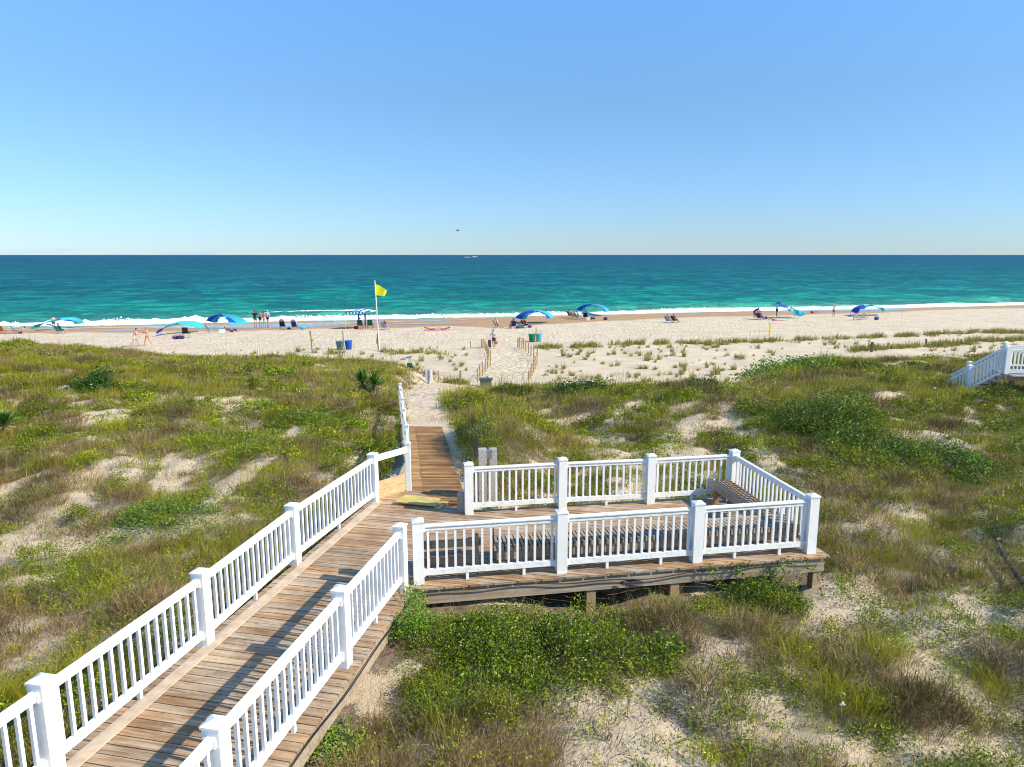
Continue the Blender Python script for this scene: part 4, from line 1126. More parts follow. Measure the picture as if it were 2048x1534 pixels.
NAV, WHT, BLU, TEA = (.01, .02, .07), (.8, .8, .8), (.02, .08, .5), (.02, .32, .34)
# the two walkers on the left
person(P3D(270, 694), toward(-60), 'woman in a white and peach swimsuit striding right across the sand, dark hair', 1.68, 0, lean=.35, thigh=(.55, -.25), knee=(.35, .35), arm=(.5, .2), elbow=(.9, .8), top='shirt', topc=(.75, .45, .36), bottom='trunks', botc=(.72, .62, .58), sleeves=False, hair='bun', female=True)
person(P3D(296, 692), toward(70), 'woman in a red bikini walking left holding something dark out in front', 1.72, 0, lean=.05, thigh=(.4, -.35), knee=(.15, .4), arm=(.9, .7), elbow=(.8, .9), top='bikini', topc=(.55, .03, .03), bottom='bikini', botc=(.55, .03, .03), hair='long', hairm=M_hairb, female=True)
# four at the water's edge, backs to the camera
person(P3D(511, 650.5, .2), toward(8), 'man in a dark navy shirt and teal trunks, leftmost of four standing at the water', 1.82, 0, top='shirt', topc=(.02, .015, .03), botc=(.02, .12, .15), arm=(.0, .1), elbow=(.2, .5), hat=((.05, .04, .05), 'cap'))
person(P3D(521, 650.5, .2), toward(0), 'bare backed heavy man in black shorts at the water, grey haired', 1.80, 1, botc=(.015, .015, .015), arm=(-.15, -.15), elbow=(.9, .9), out=(.5, .5), hairm=M_hairb)
person(P3D(529, 650.2, .2), toward(-6), 'woman with dark hair in a coral top and white shorts standing at the water', 1.70, 0, top='shirt', sleeves=False, topc=(.75, .2, .14), bottom='trunks', botc=(.8, .72, .68), female=True)
person(P3D(536, 650, .2), toward(-12), 'person in a white shirt, white cap and black shorts, rightmost of four at the water', 1.76, 0, lean=-.05, top='long', topc=(.66, .72, .85), bottom='trunks', botc=(.02, .02, .03), out=(.35, .3), elbow=(.5, .9), hat=(WHT, 'cap'), thigh=(.12, -.12))
# carrying things up the fenced path
rt, J = person(P3D(988, 697, .9), toward(168), 'woman in white shirt and dark shorts walking up the fenced sand path, leaning forward', 1.68, 1, lean=.40, thigh=(.22, -.12), knee=(.25, .2), arm=(.2, .25), elbow=(.1, .3), out=(.25, .35), top='shirt', topc=(.72, .70, .70), bottom='shorts', botc=(.10, .09, .09), hair='short', female=True)
def worldpt(rt, v): return Matrix.Translation(rt.location) @ Matrix.Rotation(rt.rotation_euler.z, 4, 'Z') @ v
q = worldpt(rt, J['hd0'])
m = MB(); m.ell((0, 0, -.22), (.17, .09, .17), 12, 8); m.tube([(-.11, 0, -.12), (-.06, 0, .0), (.06, 0, .0), (.11, 0, -.12)], .012, 6); o = m.build('handbag', cloth((.42, .14, .07)), None, q, (0, 0, R(20))); tag(o, 'rust coloured beach bag held by the woman on the path', 'bag')
q = worldpt(rt, J['hd1'])
root = thing('folded_chair', (q.x, q.y, gz(q.x, q.y)), R(15), 'dark folded beach chair dragged at the side of the woman on the path', 'folding chair')
zt_ = q.z-gz(q.x, q.y)
m = MB()
for sx_ in (-.14, .14): m.tube([(sx_, -.05, .02), (sx_*.9, 0, zt_+.1)], .014, 6)
m.build('frame', M_metal, root); m = MB(); m.box(0, 0, zt_*.55, .27, .07, zt_*.8, rz=0); m.build('fabric', cloth((.05, .035, .04)), root)

# ---------------------------------------------------------------- beach chairs
def chair(loc, rz, label, fab, low=True, frame=None, back=.95, group=None, hood=None, h=.26):
    """facing local +y"""
    root = thing('beach_chair', loc, rz, label, 'beach chair', group)
    fr_ = frame or M_metal; zs = h if low else .42; w_ = .30
    ts = math.tan(.45); by = -.24-back*.38 if low else -.34; bz = zs+.62
    m = MB(); m.add([(-w_+.03, -.24, zs), (w_-.03, -.24, zs), (w_-.03, .24, zs+.07), (-w_+.03, .24, zs+.07), (-w_+.03, -.24, zs+.02), (w_-.03, -.24, zs+.02), (w_-.03, .24, zs+.09), (-w_+.03, .24, zs+.09)], [(0, 3, 2, 1), (4, 5, 6, 7), (0, 1, 5, 4), (1, 2, 6, 5), (2, 3, 7, 6), (3, 0, 4, 7)]); m.build('seat', cloth(fab), root)
    m = MB(); m.add([(-w_+.03, -.24, zs), (w_-.03, -.24, zs), (w_-.03, by, bz), (-w_+.03, by, bz), (-w_+.03, -.22, zs+.01), (w_-.03, -.22, zs+.01), (w_-.03, by+.02, bz+.01), (-w_+.03, by+.02, bz+.01)], [(0, 1, 2, 3), (7, 6, 5, 4), (0, 4, 5, 1), (1, 5, 6, 2), (2, 6, 7, 3), (3, 7, 4, 0)]); m.build('backrest', cloth(fab), root)
    m = MB()
    for s in (-1, 1):
        m.tube([(s*w_, .26, 0), (s*w_, .24, zs+.08), (s*w_, -.24, zs), (s*w_, by, bz+.02)], .013, 6)
        m.tube([(s*w_, .20, zs+.05), (s*w_, -.34, 0)], .013, 6); m.tube([(s*w_, by+.05, bz-.15), (s*w_, -.34, 0)], .011, 6)
        m.box(s*w_, -.08, zs+.26, .045, .46, .025); m.tube([(s*w_, .14, zs+.25), (s*w_, .18, zs+.05)], .011, 6)
    m.tube([(-w_, by, bz+.02), (w_, by, bz+.02)], .013, 6); m.tube([(-w_, .26, .01), (w_, .26, .01)], .012, 6); m.tube([(-w_, -.34, .01), (w_, -.34, .01)], .012, 6)
    m.build('frame', fr_, root)
    if hood:
        m = MB(); vs = []; n = 10
        for i_ in range(n+1):
            a_ = math.pi*i_/n
            for j in range(n+1):
                b_ = math.pi*.5*j/n-.15
                vs.append((-.36*math.cos(a_), by+.02+.42*math.sin(a_)*math.sin(b_)*1.0, bz-.12+.42*math.sin(a_)*math.cos(b_)))
        for i_ in range(n):
            for j in range(n): m.add([vs[i_*(n+1)+j], vs[i_*(n+1)+j+1], vs[(i_+1)*(n+1)+j+1], vs[(i_+1)*(n+1)+j]], [(0, 1, 2, 3)], smooth=True)
        m.build('sun_hood', cloth(hood, .2), root)
    return root
def sitter(px_, py_, rz, lbl, clbl, fab=NAV, **kw):
    x, y, z = P3D(px_, py_)
    chair((x, y, z), rz, clbl, fab)
    a_ = dict(seat=.40, lean=-.38, thigh=(1.45, 1.5), knee=(.75, .85), arm=(.35, .35), elbow=(.8, .8)); a_.update(kw)
    person((x, y, z), rz, lbl, **a_)

# ---------------------------------------------------------------- arched shade canopies
CB, CT = cloth((.012, .09, .52), .3), cloth((.05, .55, .60), .35)
def canopy(pA, pB, ptop, trail, label, inset=.5, sag=.15, lowlift=.12, flip=False, scheme=0, skewtop=(0, 0), zwave=.10):
    """arched pole between two ground points; cloth trails from it on the wind. photo-surveyed feet and crown."""
    A = Vector(onground(pA[0], pA[1], .4)); B = Vector(onground(pB[0], pB[1], .4))
    M_ = (A+B)/2; depth = M_.y*CP+(CH-M_.z)*SP
    # crown height from the photo
    lo, hi = .5, 5
    for _ in range(40):
        h_ = (lo+hi)/2
        if pix(M_.x, M_.y, M_.z+h_)[1] > ptop[1]: lo = h_
        else: hi = h_
    H_ = h_; cx_, _y = at(ptop[0], ptop[1], M_.z+H_); shift = (ptop[0]-pix(M_.x, M_.y, M_.z+H_)[0])/F*depth
    root = thing('shade_canopy', (M_.x, M_.y, M_.z), 0, label, 'sun canopy', 'arched wind canopies along the beach')
    def arch(t): 
        a_ = math.pi*t; s_ = math.sin(a_)
        p_ = A.lerp(B, .5-.5*math.cos(a_)); p_ = p_-M_
        return Vector((p_.x+shift*s_, p_.y, p_.z+H_*s_**.85))
    m = MB(); m.tube([arch(i/28) for i in range(29)], .022, 6); m.build('arch_pole', M_metal, root)
    nu, nv = 30, 12; tr = Vector(trail)
    vs = []
    for i in range(nu+1):
        u_ = .10+.80*i/nu
        p0 = arch(u_)
        c0 = arch(.5); 
        for j in range(nv+1):
            w_ = j/nv
            x_ = p0.x+(c0.x-p0.x)*inset*w_+tr.x*w_; y_ = p0.y+tr.y*w_
            z_ = p0.z+lowlift*w_*(1-math.sin(math.pi*u_))+tr.z*w_-sag*math.sin(math.pi*w_)*math.sin(math.pi*u_)+zwave*math.sin(u_*19+w_*5)*w_*(.3+.7*w_)
            vs.append((x_, y_, z_))
    fs = []; mi = []
    for i in range(nu):
        for j in range(nv):
            fs.append((i*(nv+1)+j, (i+1)*(nv+1)+j, (i+1)*(nv+1)+j+1, i*(nv+1)+j+1))
            u_ = (i+.5)/nu; w_ = (j+.5)/nv
            if scheme == 0: b_ = (u_ < .46 and w_ < .55) or (u_ > .54 and w_ > .5)
            elif scheme == 1: b_ = (u_ < .30)
            elif scheme == 3: b_ = (u_ < .42)
            else: b_ = (u_ < .42 and w_ < .4) or (u_ > .62 and u_ < .95 and w_ > .6)
            mi.append(0 if b_ != flip else 1)
    me = bpy.data.meshes.new('fabric'); me.from_pydata(vs, [], fs); me.materials.append(CB); me.materials.append(CT); me.polygons.foreach_set('material_index', mi); me.polygons.foreach_set('use_smooth', [True]*len(fs)); me.update()
    o = link('fabric', me, root); so = o.modifiers.new('s', 'SOLIDIFY'); so.thickness = .01
    m = MB()
    for u_ in (.12, .88):
        p0 = arch(u_); g_ = p0+tr*1.0; m.tube([(p0.x+tr.x*.5, p0.y+tr.y*.5, p0.z*.7), (p0.x+tr.x*.9, p0.y+tr.y*1.2, gz(M_.x+p0.x+tr.x*.9, M_.y+p0.y+tr.y*1.2)-M_.z)], .007, 4)
    m.build('guy_line', M_rope, root)
    return root, M_, H_
canopy((72, 662), (166, 653), (132, 635), (.2, -2.2, -.1), 'long thin teal arched canopy farthest left, one chair beneath', scheme=2, inset=.25)
canopy((321, 671), (412, 662), (368, 642), (.1, -2.0, -.15), 'arched canopy with a deep blue left foot, second from the left', scheme=1, inset=.22)
canopy((411, 650), (498, 656), (452, 628), (.5, -2.2, -.1), 'blue topped turquoise arched canopy left of the group at the water', scheme=2)
canopy((1028, 645), (1110, 644), (1071, 620), (.1, -2.8, .0), 'large blue and turquoise arched canopy just right of the fenced path')
canopy((1151, 627), (1220, 630), (1186, 608), (-.1, -2.6, .0), 'blue and turquoise arched canopy with four people seated at its left')
canopy((1701, 631), (1766, 629), (1732, 609), (-.6, -2.8, .0), 'blue and turquoise arched canopy at the far right over a heap of chairs', scheme=3, inset=.15, zwave=.2)

# collapsed canopy being raised on the right
x, y, z = P3D(1575, 636)
root = thing('loose_canopy', (x, y, z), 0, 'blue and turquoise canopy cloth billowing half raised between two people', 'sun canopy')
vs = []; fs = []; mi = []
cl_ = [(-1.6, 2.0, .2), (-.9, 2.15, .5), (-.2, 1.75, .5), (.3, 1.2, .5), (.9, 1.1, .6), (1.5, 1.05, .3), (1.9, .9, .1)]
for i in range(31):
    t_ = i/30*(len(cl_)-1); k = min(int(t_), len(cl_)-2); f_ = t_-k
    cx_ = cl_[k][0]*(1-f_)+cl_[k+1][0]*f_; cz_ = cl_[k][1]*(1-f_)+cl_[k+1][1]*f_; th = cl_[k][2]*(1-f_)+cl_[k+1][2]*f_
    for j in range(11):
        w_ = j/10
        vs.append((cx_+.25*w_+.12*math.sin(w_*7+i*.5), 1.0-2.0*w_+.2*math.sin(i*.7), cz_-(w_)*th*1.5-.10*math.sin(i*.9+w_*6)))
for i in range(30):
    for j in range(10): fs.append((i*11+j, i*11+j+1, (i+1)*11+j+1, (i+1)*11+j)); mi.append(0 if i < 15 else 1)
me = bpy.data.meshes.new('fabric'); me.from_pydata(vs, [], fs); me.materials.append(CB); me.materials.append(CT); me.polygons.foreach_set('material_index', mi); me.polygons.foreach_set('use_smooth', [True]*len(fs)); me.update()
link('fabric', me, root); m = MB(); m.tube([(-1.6, .5, 2.0), (-.6, .3, 2.1), (.5, 0, 1.4), (1.9, 0, .8)], .02, 6); m.build('pole', M_metal, root)

# striped square cabana
A = Vector(onground(692, 659, .4)); B = Vector(onground(731, 659, .4)); W_ = (B-A).length; H_ = 1.95
root = thing('cabana', tuple(A), 0, 'square beach cabana with a blue and white striped roof and tied blue corner curtains', 'cabana')
D_ = 2.3; sk = 1.0; corners = [(0, 0), (W_, 0), (W_+sk, D_), (sk, D_)]
for i, (x, y) in enumerate(corners):
    m = MB(); m.tube([(x, y, -.05), (x, y, H_)], .022, 8); po = m.build('pole', M_signw if i < 1 else cloth((.03, .04, .16)), root)
    if i != 0: m = MB(); m.tube([(x, y, H_-.1), (x, y, H_*.62), (x, y, H_*.35), (x, y, .35)], [.14, .07, .12, .05], 8); m.build('curtain', cloth((.02, .05, .33)), root)
vs = []; fs = []; mi = []; n = 18
for i in range(n+1):
    for j in range(n+1):
        a_, b_ = i/n, j/n; vs.append((a_*W_+b_*sk, b_*D_, H_+.34*math.sin(math.pi*a_)*(.6+.4*math.sin(math.pi*b_))))
for i in range(n):
    for j in range(n): fs.append((i*(n+1)+j, (i+1)*(n+1)+j, (i+1)*(n+1)+j+1, i*(n+1)+j+1)); mi.append((i//2+j//9) % 2)
me = bpy.data.meshes.new('roof'); me.from_pydata(vs, [], fs); me.materials.append(cloth((.015, .06, .45))); me.materials.append(cloth(WHT)); me.polygons.foreach_set('material_index', mi); me.update()
link('roof', me, root)
m = MB()
for k in range(12): m.box(W_*(k+.5)/12, -.01, H_-.07, W_/12, .015, .16, mi=k % 2)
m.build('valance', [cloth((.015, .06, .45)), cloth(WHT)], root)

# ---------------------------------------------------------------- occupants and kit under the canopies
def kit(name, cat, px_, py_, mb, mats, lbl, z0=.4, rz=0, dz=0):
    x, y, z = P3D(px_, py_, z0); o = mb.build(name, mats, None, (x, y, z+dz), (0, 0, rz)); tag(o, lbl, cat); return o
def towel(px_, py_, c_, lbl, rz=0, sx_=1.5, sy_=.8):
    x, y, z = P3D(px_, py_); m = MB(); n = 8
    vs = [((i/n-.5)*sx_, (j/4-.5)*sy_, gz(x, y)-z+.03+.015*math.sin(i*1.7+j)) for i in range(n+1) for j in range(5)]
    fs = [(i*5+j, (i+1)*5+j, (i+1)*5+j+1, i*5+j+1) for i in range(n) for j in range(4)]; m.add(vs, fs)
    o = m.build('towel', cloth(c_), None, (x, y, z), (0, 0, rz)); tag(o, lbl, 'towel'); return o
def cooler(px_, py_, c_, lbl, lid=WHT, rz=.2):
    x, y, z = P3D(px_, py_); root = thing('cooler', (x, y, z), rz, lbl, 'cooler')
    m = MB(); m.box(0, 0, .17, .52, .34, .34); m.build('body', cloth(c_), root); m = MB(); m.box(0, 0, .37, .55, .37, .06); m.build('lid', cloth(lid), root)
    m = MB(); m.tube([(-.28, 0, .3), (-.25, 0, .45), (.25, 0, .45), (.28, 0, .3)], .015, 6); m.build('handle', M_metal, root)
def bag(px_, py_, c_, lbl, s=1.0):
    m = MB(); m.ell((0, 0, .17*s), (.30*s, .18*s, .19*s), 10, 7); m.tube([(-.16*s, 0, .3*s), (-.1*s, 0, .48*s), (.1*s, 0, .48*s), (.16*s, 0, .3*s)], .015, 6)
    kit('bag', 'bag', px_, py_, m, cloth(c_), lbl, rz=.4)
# far left corner
chair(P3D(5, 667), R(10), 'orange beach chair at the extreme left edge of the beach', (.75, .16, .02))
chair(P3D(35, 667), R(-60), 'dark blue reclined beach chair near the left edge of the beach', (.02, .05, .13))
person(P3D(44, 667), R(90), 'person reclining on the sand near the left edge of the beach', 1.65, 0, seat=.16, lean=-.6, thigh=(1.5, 1.3), knee=(.3, .5), botc=(.03, .05, .1), topc=(.3, .3, .3))
sitter(122, 667, R(-20), 'person in a teal shirt slumped under the farthest left canopy', 'teal backed beach chair under the farthest left canopy', TEA, top='shirt', topc=(.01, .12, .16), botc=NAV, hat=((.02, .2, .2), 'brim'))
for px_, py_, lb in ((108, 646, 'bather in pale clothes wading beside the surf on the far left'),):
    person((at(px_, 652, .1)[0], at(px_, 652, .1)[1], -.25), R(30), lb, 1.6, 0, top='shirt', topc=(.7, .4, .35), botc=(.1, .1, .1))
# second canopy
chair(P3D(373, 675), R(5), 'black empty beach chair to the right of the deep blue footed canopy', (.015, .015, .02), low=False, frame=M_black)
bag(351, 678, (.20, .07, .22), 'purple and grey beach bag in the shade of the second canopy')
cooler(362, 678, (.03, .05, .10), 'dark cooler in the shade of the second canopy', lid=(.3, .3, .35))
# third canopy
chair(P3D(424, 666), R(-50), 'pale blue beach chair leaning at the left of the third canopy', (.30, .50, .75))
cooler(444, 666, (.75, .78, .8), 'white cooler with a green towel in the shade of the third canopy')
towel(446, 668, (.10, .45, .18), 'green towel on the sand in front of the white cooler', 0, .9, .5)
person(P3D(462, 664.5), R(-75), 'person in a dark red top lying back under the third canopy', 1.7, 0, seat=.15, lean=-.9, thigh=(1.5, 1.35), knee=(.1, .3), top='shirt', topc=(.25, .03, .06), botc=(.02, .03, .06))
bag(470, 663, (.05, .02, .06), 'dark bag beside the person lying under the third canopy', .8)
# hooded chairs
chair(P3D(566, 658), R(8), 'navy beach chair with an open white sun hood, left of two', NAV, hood=(.75, .75, .75), h=.3)
chair(P3D(591, 658.5), R(-4), 'navy and red beach chair under a full white domed sun hood', (.02, .03, .12), hood=(.80, .80, .80), h=.3)
bag(578, 659, (.02, .02, .03), 'small black bag between the two hooded chairs', .7)
bag(606, 659, (.05, .40, .60), 'sky blue beach bag right of the hooded chairs')
# cabana occupants
def highchair(px_, py_, lbl, c_, rz=0): chair(P3D(px_, py_), rz, lbl, c_, low=False, frame=M_black)
highchair(721, 658, 'dark green folding chair under the cabana with a person in it', (.01, .07, .035))
x, y, z = P3D(721, 658); person((x, y, z), 0, 'person in a white shirt seated with back to the camera under the cabana', 1.72, 0, seat=.56, lean=-.12, thigh=(1.45, 1.45), knee=(1.4, 1.4), arm=(.4, .4), elbow=(.7, .7), top='shirt', topc=(.7, .72, .75), botc=(.03, .03, .04))
highchair(741, 658, 'empty dark green folding chair right of the seated person in the cabana', (.01, .10, .05))
m = MB(); m.lathe([(.001, 0), (.14, 0), (.17, .28), (.175, .28), (.17, .26), (.15, .02)], 14); kit('bucket', 'bucket', 693, 658, m, cloth((.85, .15, .02)), 'bright orange bucket at the left front leg of the cabana')
bag(712, 658, (.22, .04, .07), 'maroon bag on the sand under the cabana')
person(P3D(769, 659), R(-35), 'person in a maroon shirt sitting on a chair right of the yellow flag pole', 1.65, 0, seat=.40, lean=.1, thigh=(1.4, 1.3), knee=(1.0, .9), top='shirt', topc=(.20, .02, .07), botc=(.15, .2, .4), hairm=M_hairb, female=True)
chair(P3D(772, 659), R(-35), 'pale blue low chair right of the yellow flag pole', (.30, .38, .62))
# sunbathers
towel(863, 661, (.75, .25, .38), 'pink towel under the left of two sunbathers', .05); towel(887, 661, (.80, .35, .45), 'rose towel under the right of two sunbathers', -.05)
for px_, lb, c_ in ((862, 'sunbather in a dark red swimsuit propped up with one knee raised, left of two', (.25, .02, .02)), (887, 'sunbather with brown skin lying flat on the rose towel, right of two', (.05, .03, .05))):
    person(P3D(px_, 660.5), R(-90 if px_ == 862 else 90), lb, 1.68, 1, seat=.12, lean=-1.25, thigh=(1.5, 2.0), knee=(.05, 1.3 if px_ == 862 else .6), arm=(-.9, -.9), elbow=(.3, .3), botc=c_, top='bikini', topc=c_, bottom='bikini', female=True)
# left of the central canopy
sitter(996, 656, R(-75), 'pale person reclining in a dark chair left of the central canopy shade', 'black reclined chair left of the central canopy shade', (.02, .03, .03), topc=(.6, .5, .42), top='shirt', botc=(.5, .4, .35), hairm=M_hairb)
sitter(1025, 656.5, R(20), 'broad person in navy with a green cap seated in the central canopy shade', 'navy chair holding the person with the green cap', NAV, top='shirt', topc=(.01, .05, .14), botc=NAV, hat=((.02, .25, .15), 'brim'), h=1.8)
sitter(1052, 655.5, R(-60), 'person in a red shirt seated at the right of the central canopy shade', 'dark chair holding the person in red', (.02, .05, .06), top='shirt', topc=(.40, .03, .05), botc=NAV)
bag(1037, 657, (.03, .06, .22), 'blue bag between the two people in the central canopy shade'); bag(1060, 655.5, (.03, .10, .25), 'teal blue bag right of the person in red', .9); cooler(1043, 656.5, (.03, .16, .15), 'dark green cooler in the central canopy shade', lid=(.05, .25, .25))
# second right canopy: four
sitter(1142, 635, R(-65), 'person in a white top and dark cap, leftmost by the fifth canopy', 'dark chair leftmost by the fifth canopy', (.02, .02, .03), top='shirt', topc=(.7, .7, .72), botc=(.02, .02, .03), hat=((.03, .03, .04), 'cap'))
sitter(1150, 637, R(-65), 'person in a pale yellow top reclining second from left by the fifth canopy', 'chair with yellow fabric by the fifth canopy', (.6, .5, .15), top='shirt', topc=(.6, .45, .25), botc=(.15, .12, .10), hairm=M_hairb)
sitter(1157, 639, R(-70), 'shirtless tanned person with black hair seated by the fifth canopy', 'light blue chair in the middle of the group by the fifth canopy', (.1, .35, .55), botc=(.1, .4, .5), arm=(.6, .8))
sitter(1172, 638, R(-20), 'person dressed in black, rightmost of the group by the fifth canopy', 'black chair rightmost of the group by the fifth canopy', (.015, .015, .02), top='shirt', topc=(.015, .015, .02), botc=(.015, .015, .02))
cooler(1176, 640.5, (.75, .75, .75), 'small white cooler in front of the fifth canopy group'); bag(1183, 639, (.08, .03, .05), 'dark maroon bag right of the fifth canopy group'); bag(1188, 638.5, (.02, .10, .18), 'dark teal bag at the far right of the fifth canopy group', .8)
bag(1211, 640, (.04, .02, .09), 'lone dark purple backpack on the sand under the fifth canopy', 1.1)
# couple right of centre
sitter(1338, 646, R(-62), 'person with a blue cap reclining, left of the sunlit couple on the sand', 'grey blue towel covered chair, left of the sunlit couple', (.28, .36, .45), skn=0, botc=(.2, .25, .35), hat=((.1, .35, .6), 'cap'))
sitter(1350, 645.5, R(-58), 'tanned person with dark hair in black trunks, right of the sunlit couple', 'dark chair under the right one of the sunlit couple', (.03, .04, .06), skn=1, botc=(.02, .02, .02))
# group right
person(P3D(1508, 637.5), R(-75), 'dark clad person in wine red shorts bending over the right hand group of chairs', 1.78, 3, lean=1.05, thigh=(.1, -.1), knee=(.1, .1), arm=(.9, 1.0), elbow=(.3, .3), top='shirt', topc=(.02, .02, .025), botc=(.22, .03, .06))
sitter(1518, 638.5, R(-70), 'dark haired tanned person in red seated below the bending one', 'black and white chair below the bending person', (.10, .11, .14), skn=3, top='shirt', topc=(.3, .05, .04), botc=NAV)
sitter(1522, 639.5, R(-60), 'second dark haired person of the right hand chair group', 'navy blue chair of the right hand group', (.02, .04, .2), skn=1, botc=(.02, .04, .3))
bag(1531, 638.5, (.02, .04, .22), 'navy beach bag at the feet of the right hand chair group', 1.1)
towel(1556, 641.3, (.50, .10, .12), 'red towel on the sand right of the yellow marker post', .0, 1.9, .7)
person(P3D(1545, 640.5), R(-90), 'child with brown skin lying on the red towel', 1.2, 3, seat=.12, lean=-1.1, thigh=(1.5, 1.5), knee=(.1, .2), arm=(-.8, -.8), botc=(.4, .05, .06))
person(P3D(1553, 633.5), R(-80), 'tall dark haired man in a white top and black shorts raising the loose canopy', 1.90, 4, lean=.03, thigh=(.12, -.1), arm=(1.5, 1.3), elbow=(.1, .2), top='shirt', topc=(.75, .75, .78), sleeves=False, botc=(.02, .02, .025))
person(P3D(1589, 633.5), R(80), 'person in pale blue bending on the right side of the loose canopy', 1.75, 1, lean=1.0, thigh=(.1, -.1), arm=(1.0, .9), top='shirt', topc=(.45, .55, .8), botc=(.3, .35, .5), hat=((.7, .7, .75), 'cap'))
towel(1609, 626.5, (.05, .5, .6), 'turquoise towel lying near the wet sand', 0, 2.2, .8)
chair(P3D(1631, 627.5), R(60), 'white beach chair draped with towels near the waterline', (.75, .72, .70)); bag(1624, 626.5, (.35, .03, .05), 'bright red bag beside the white chair near the waterline')
person(P3D(1667, 633.5), R(170), 'woman in a white top and red shorts holding both arms up to her head', 1.70, 0, thigh=(.05, -.05), arm=(2.3, 2.3), elbow=(1.0, 1.0), out=(.4, .4), top='shirt', topc=(.8, .78, .78), botc=(.6, .12, .10), bottom='shorts', female=True, hat=((.75, .72, .68), 'brim'))
for i_, (px_, py_, rz, c_) in enumerate(((1712, 640, R(-30), (.70, .72, .75)), (1720, 639.5, R(20), (.45, .5, .55)), (1728, 639, R(50), (.65, .62, .6)))):
    chair(P3D(px_, py_), rz, ('leftmost', 'middle', 'rightmost')[i_]+' pale beach chair in the heap under the far right canopy', c_)
bag(1753, 640, (.02, .08, .20), 'dark blue rounded bag on the sand right of the far right canopy', 1.3)
for px_, lb in ((1404, 'head and shoulders of a swimmer in the surf, left of two'), (1438, 'head and shoulders of a swimmer in the surf, right of two')):
    x, y = at(px_, 612.5, 0); person((x, y, -1.25), R(20), lb, 1.7, 3, botc=(.05, .05, .1))

# ---------------------------------------------------------------- posts, bins, flag, signs
def bin_(px_, py_, c_, lbl, liner, z0=.9):
    x, y, z = P3D(px_, py_, z0); root = thing('trash_bin', (x, y, z-.02), 0, lbl, 'trash bin')
    m = MB(); m.lathe([(.001, 0), (.235, 0), (.30, .72), (.30, .74)], 22)
    for k in range(11):
        a_ = 2*math.pi*k/11; m.beam((.240*math.cos(a_), .240*math.sin(a_), .05), (.296*math.cos(a_), .296*math.sin(a_), .66), .05, .02)
    m.build('body', cloth(c_, 0), root)
    m = MB(); m.lathe([(.296, .70), (.335, .70), (.345, .76), (.325, .785), (.285, .785), (.275, .72)], 22); m.build('rim', cloth(tuple(min(.9, v_*1.25) for v_ in c_), 0), root)
    m = MB(); m.lathe([(.285, .775), (.26, .60), (.001, .52)], 18); m.build('liner', cloth(liner, 0), root)
    m = MB()
    for s in (-1, 1): m.tube([(s*.32, -.07, .66), (s*.38, 0, .66), (s*.32, .07, .66)], .014, 6)
    m.build('handle', cloth(c_, 0), root)
bin_(680, 699.5, (.10, .20, .18), 'grey green ribbed trash bin left of the leaning brown post', (.05, .05, .05))
bin_(697.5, 698.5, (.01, .11, .50), 'bright blue trash bin right of the leaning brown post', (.03, .06, .3))
bin_(1064, 684, (.005, .22, .09), 'green trash bin beside the end of the fenced path', (.01, .02, .02))
bin_(1077, 683, (.10, .42, .58), 'light blue trash bin right of the green one', (.2, .4, .5))
def stake(px_, py_, top_py, w_, mat_, lbl, z0=.9, tilt=0, name='post', cat='post', extra=None, px_top=None):
    x, y, z = onground(px_, py_, z0); lo, hi = 0, 8
    for _ in range(40):
        h_ = (lo+hi)/2
        if pix(x, y, z+h_)[1] > top_py: lo = h_
        else: hi = h_
    root = thing(name, (x, y, z), 0, lbl, cat) if extra else None
    m = MB(); tx_ = 0 if px_top is None else (px_top-px_)/F*(y*CP+4)
    m.beam((0, 0, -.25), (tx_, 0, h_), w_, w_, up=(0, 1, 0)); m.box(tx_, 0, h_+.004, w_*.8, w_*.8, .01)
    if extra: m.build('pole', mat_, root); return root, h_, tx_
    o = m.build(name, mat_, None, (x, y, z)); tag(o, lbl, cat); return o, h_, tx_
stake(689, 701, 662, .085, M_post, 'brown wooden post leaning between the grey and blue bins', px_top=687)
stake(1072, 685, 655, .085, M_post, 'brown wooden post between the green and light blue bins')
rt, h_, _ = stake(625, 705, 662, .10, M_post, 'wooden marker post with a yellow band and a white plate on the sand', extra=True, px_top=623)
m = MB(); m.box(-.13, -.02, h_-.22, .14, .03, .42); m.build('plate', M_signw, rt); m = MB(); m.box(-.01, -.0, h_*.60, .15, .15, .34); m.build('yellow_band', M_yellow, rt); m = MB(); m.box(0, 0, h_*.58, .24, .17, .05); m.build('strap', M_black, rt)
rt, h_, _ = stake(1539, 672, 639, .11, simple('yellow_paint', (.78, .60, .02), .5, .08, 4), 'bright yellow marker post with a white top at the grass belt', extra=True)
m = MB(); m.box(0, 0, h_-.17, .125, .125, .36); m.build('white_top', M_signw, rt)
x0, y0, z0_ = onground(1539, 672, .9)
m = MB(); pr = None
for j, px_ in enumerate((1500, 1518, 1536)):
    x, y, z = onground(px_, 673, .9)
    m.tube([(x-x0, y-y0, z-z0_-.1), (x-x0, y-y0, z-z0_+.62)], .014, 5)
    if pr: m.tube([pr, ((pr[0]+x-x0)/2, (pr[1]+y-y0)/2, pr[2]-.05), (x-x0, y-y0, z-z0_+.6)], .012, 5)
    pr = (x-x0, y-y0, z-z0_+.6)
o = m.build('rope_line', M_orange, None, (x0, y0, z0_)); tag(o, 'thin orange rope line on stakes left of the yellow marker post', 'rope line')
for px_, py_, tp, lb in ((1743, 704, 684, 'thick dark stump standing in grass on the right sand bank'), (1853, 692, 678, 'slim dark tilted stump near the crest of the right bank')):
    stake(px_, py_, tp, .16 if px_ == 1743 else .11, M_darkpost, lb, z0=2.5, px_top=px_ if px_ == 1743 else px_-2)
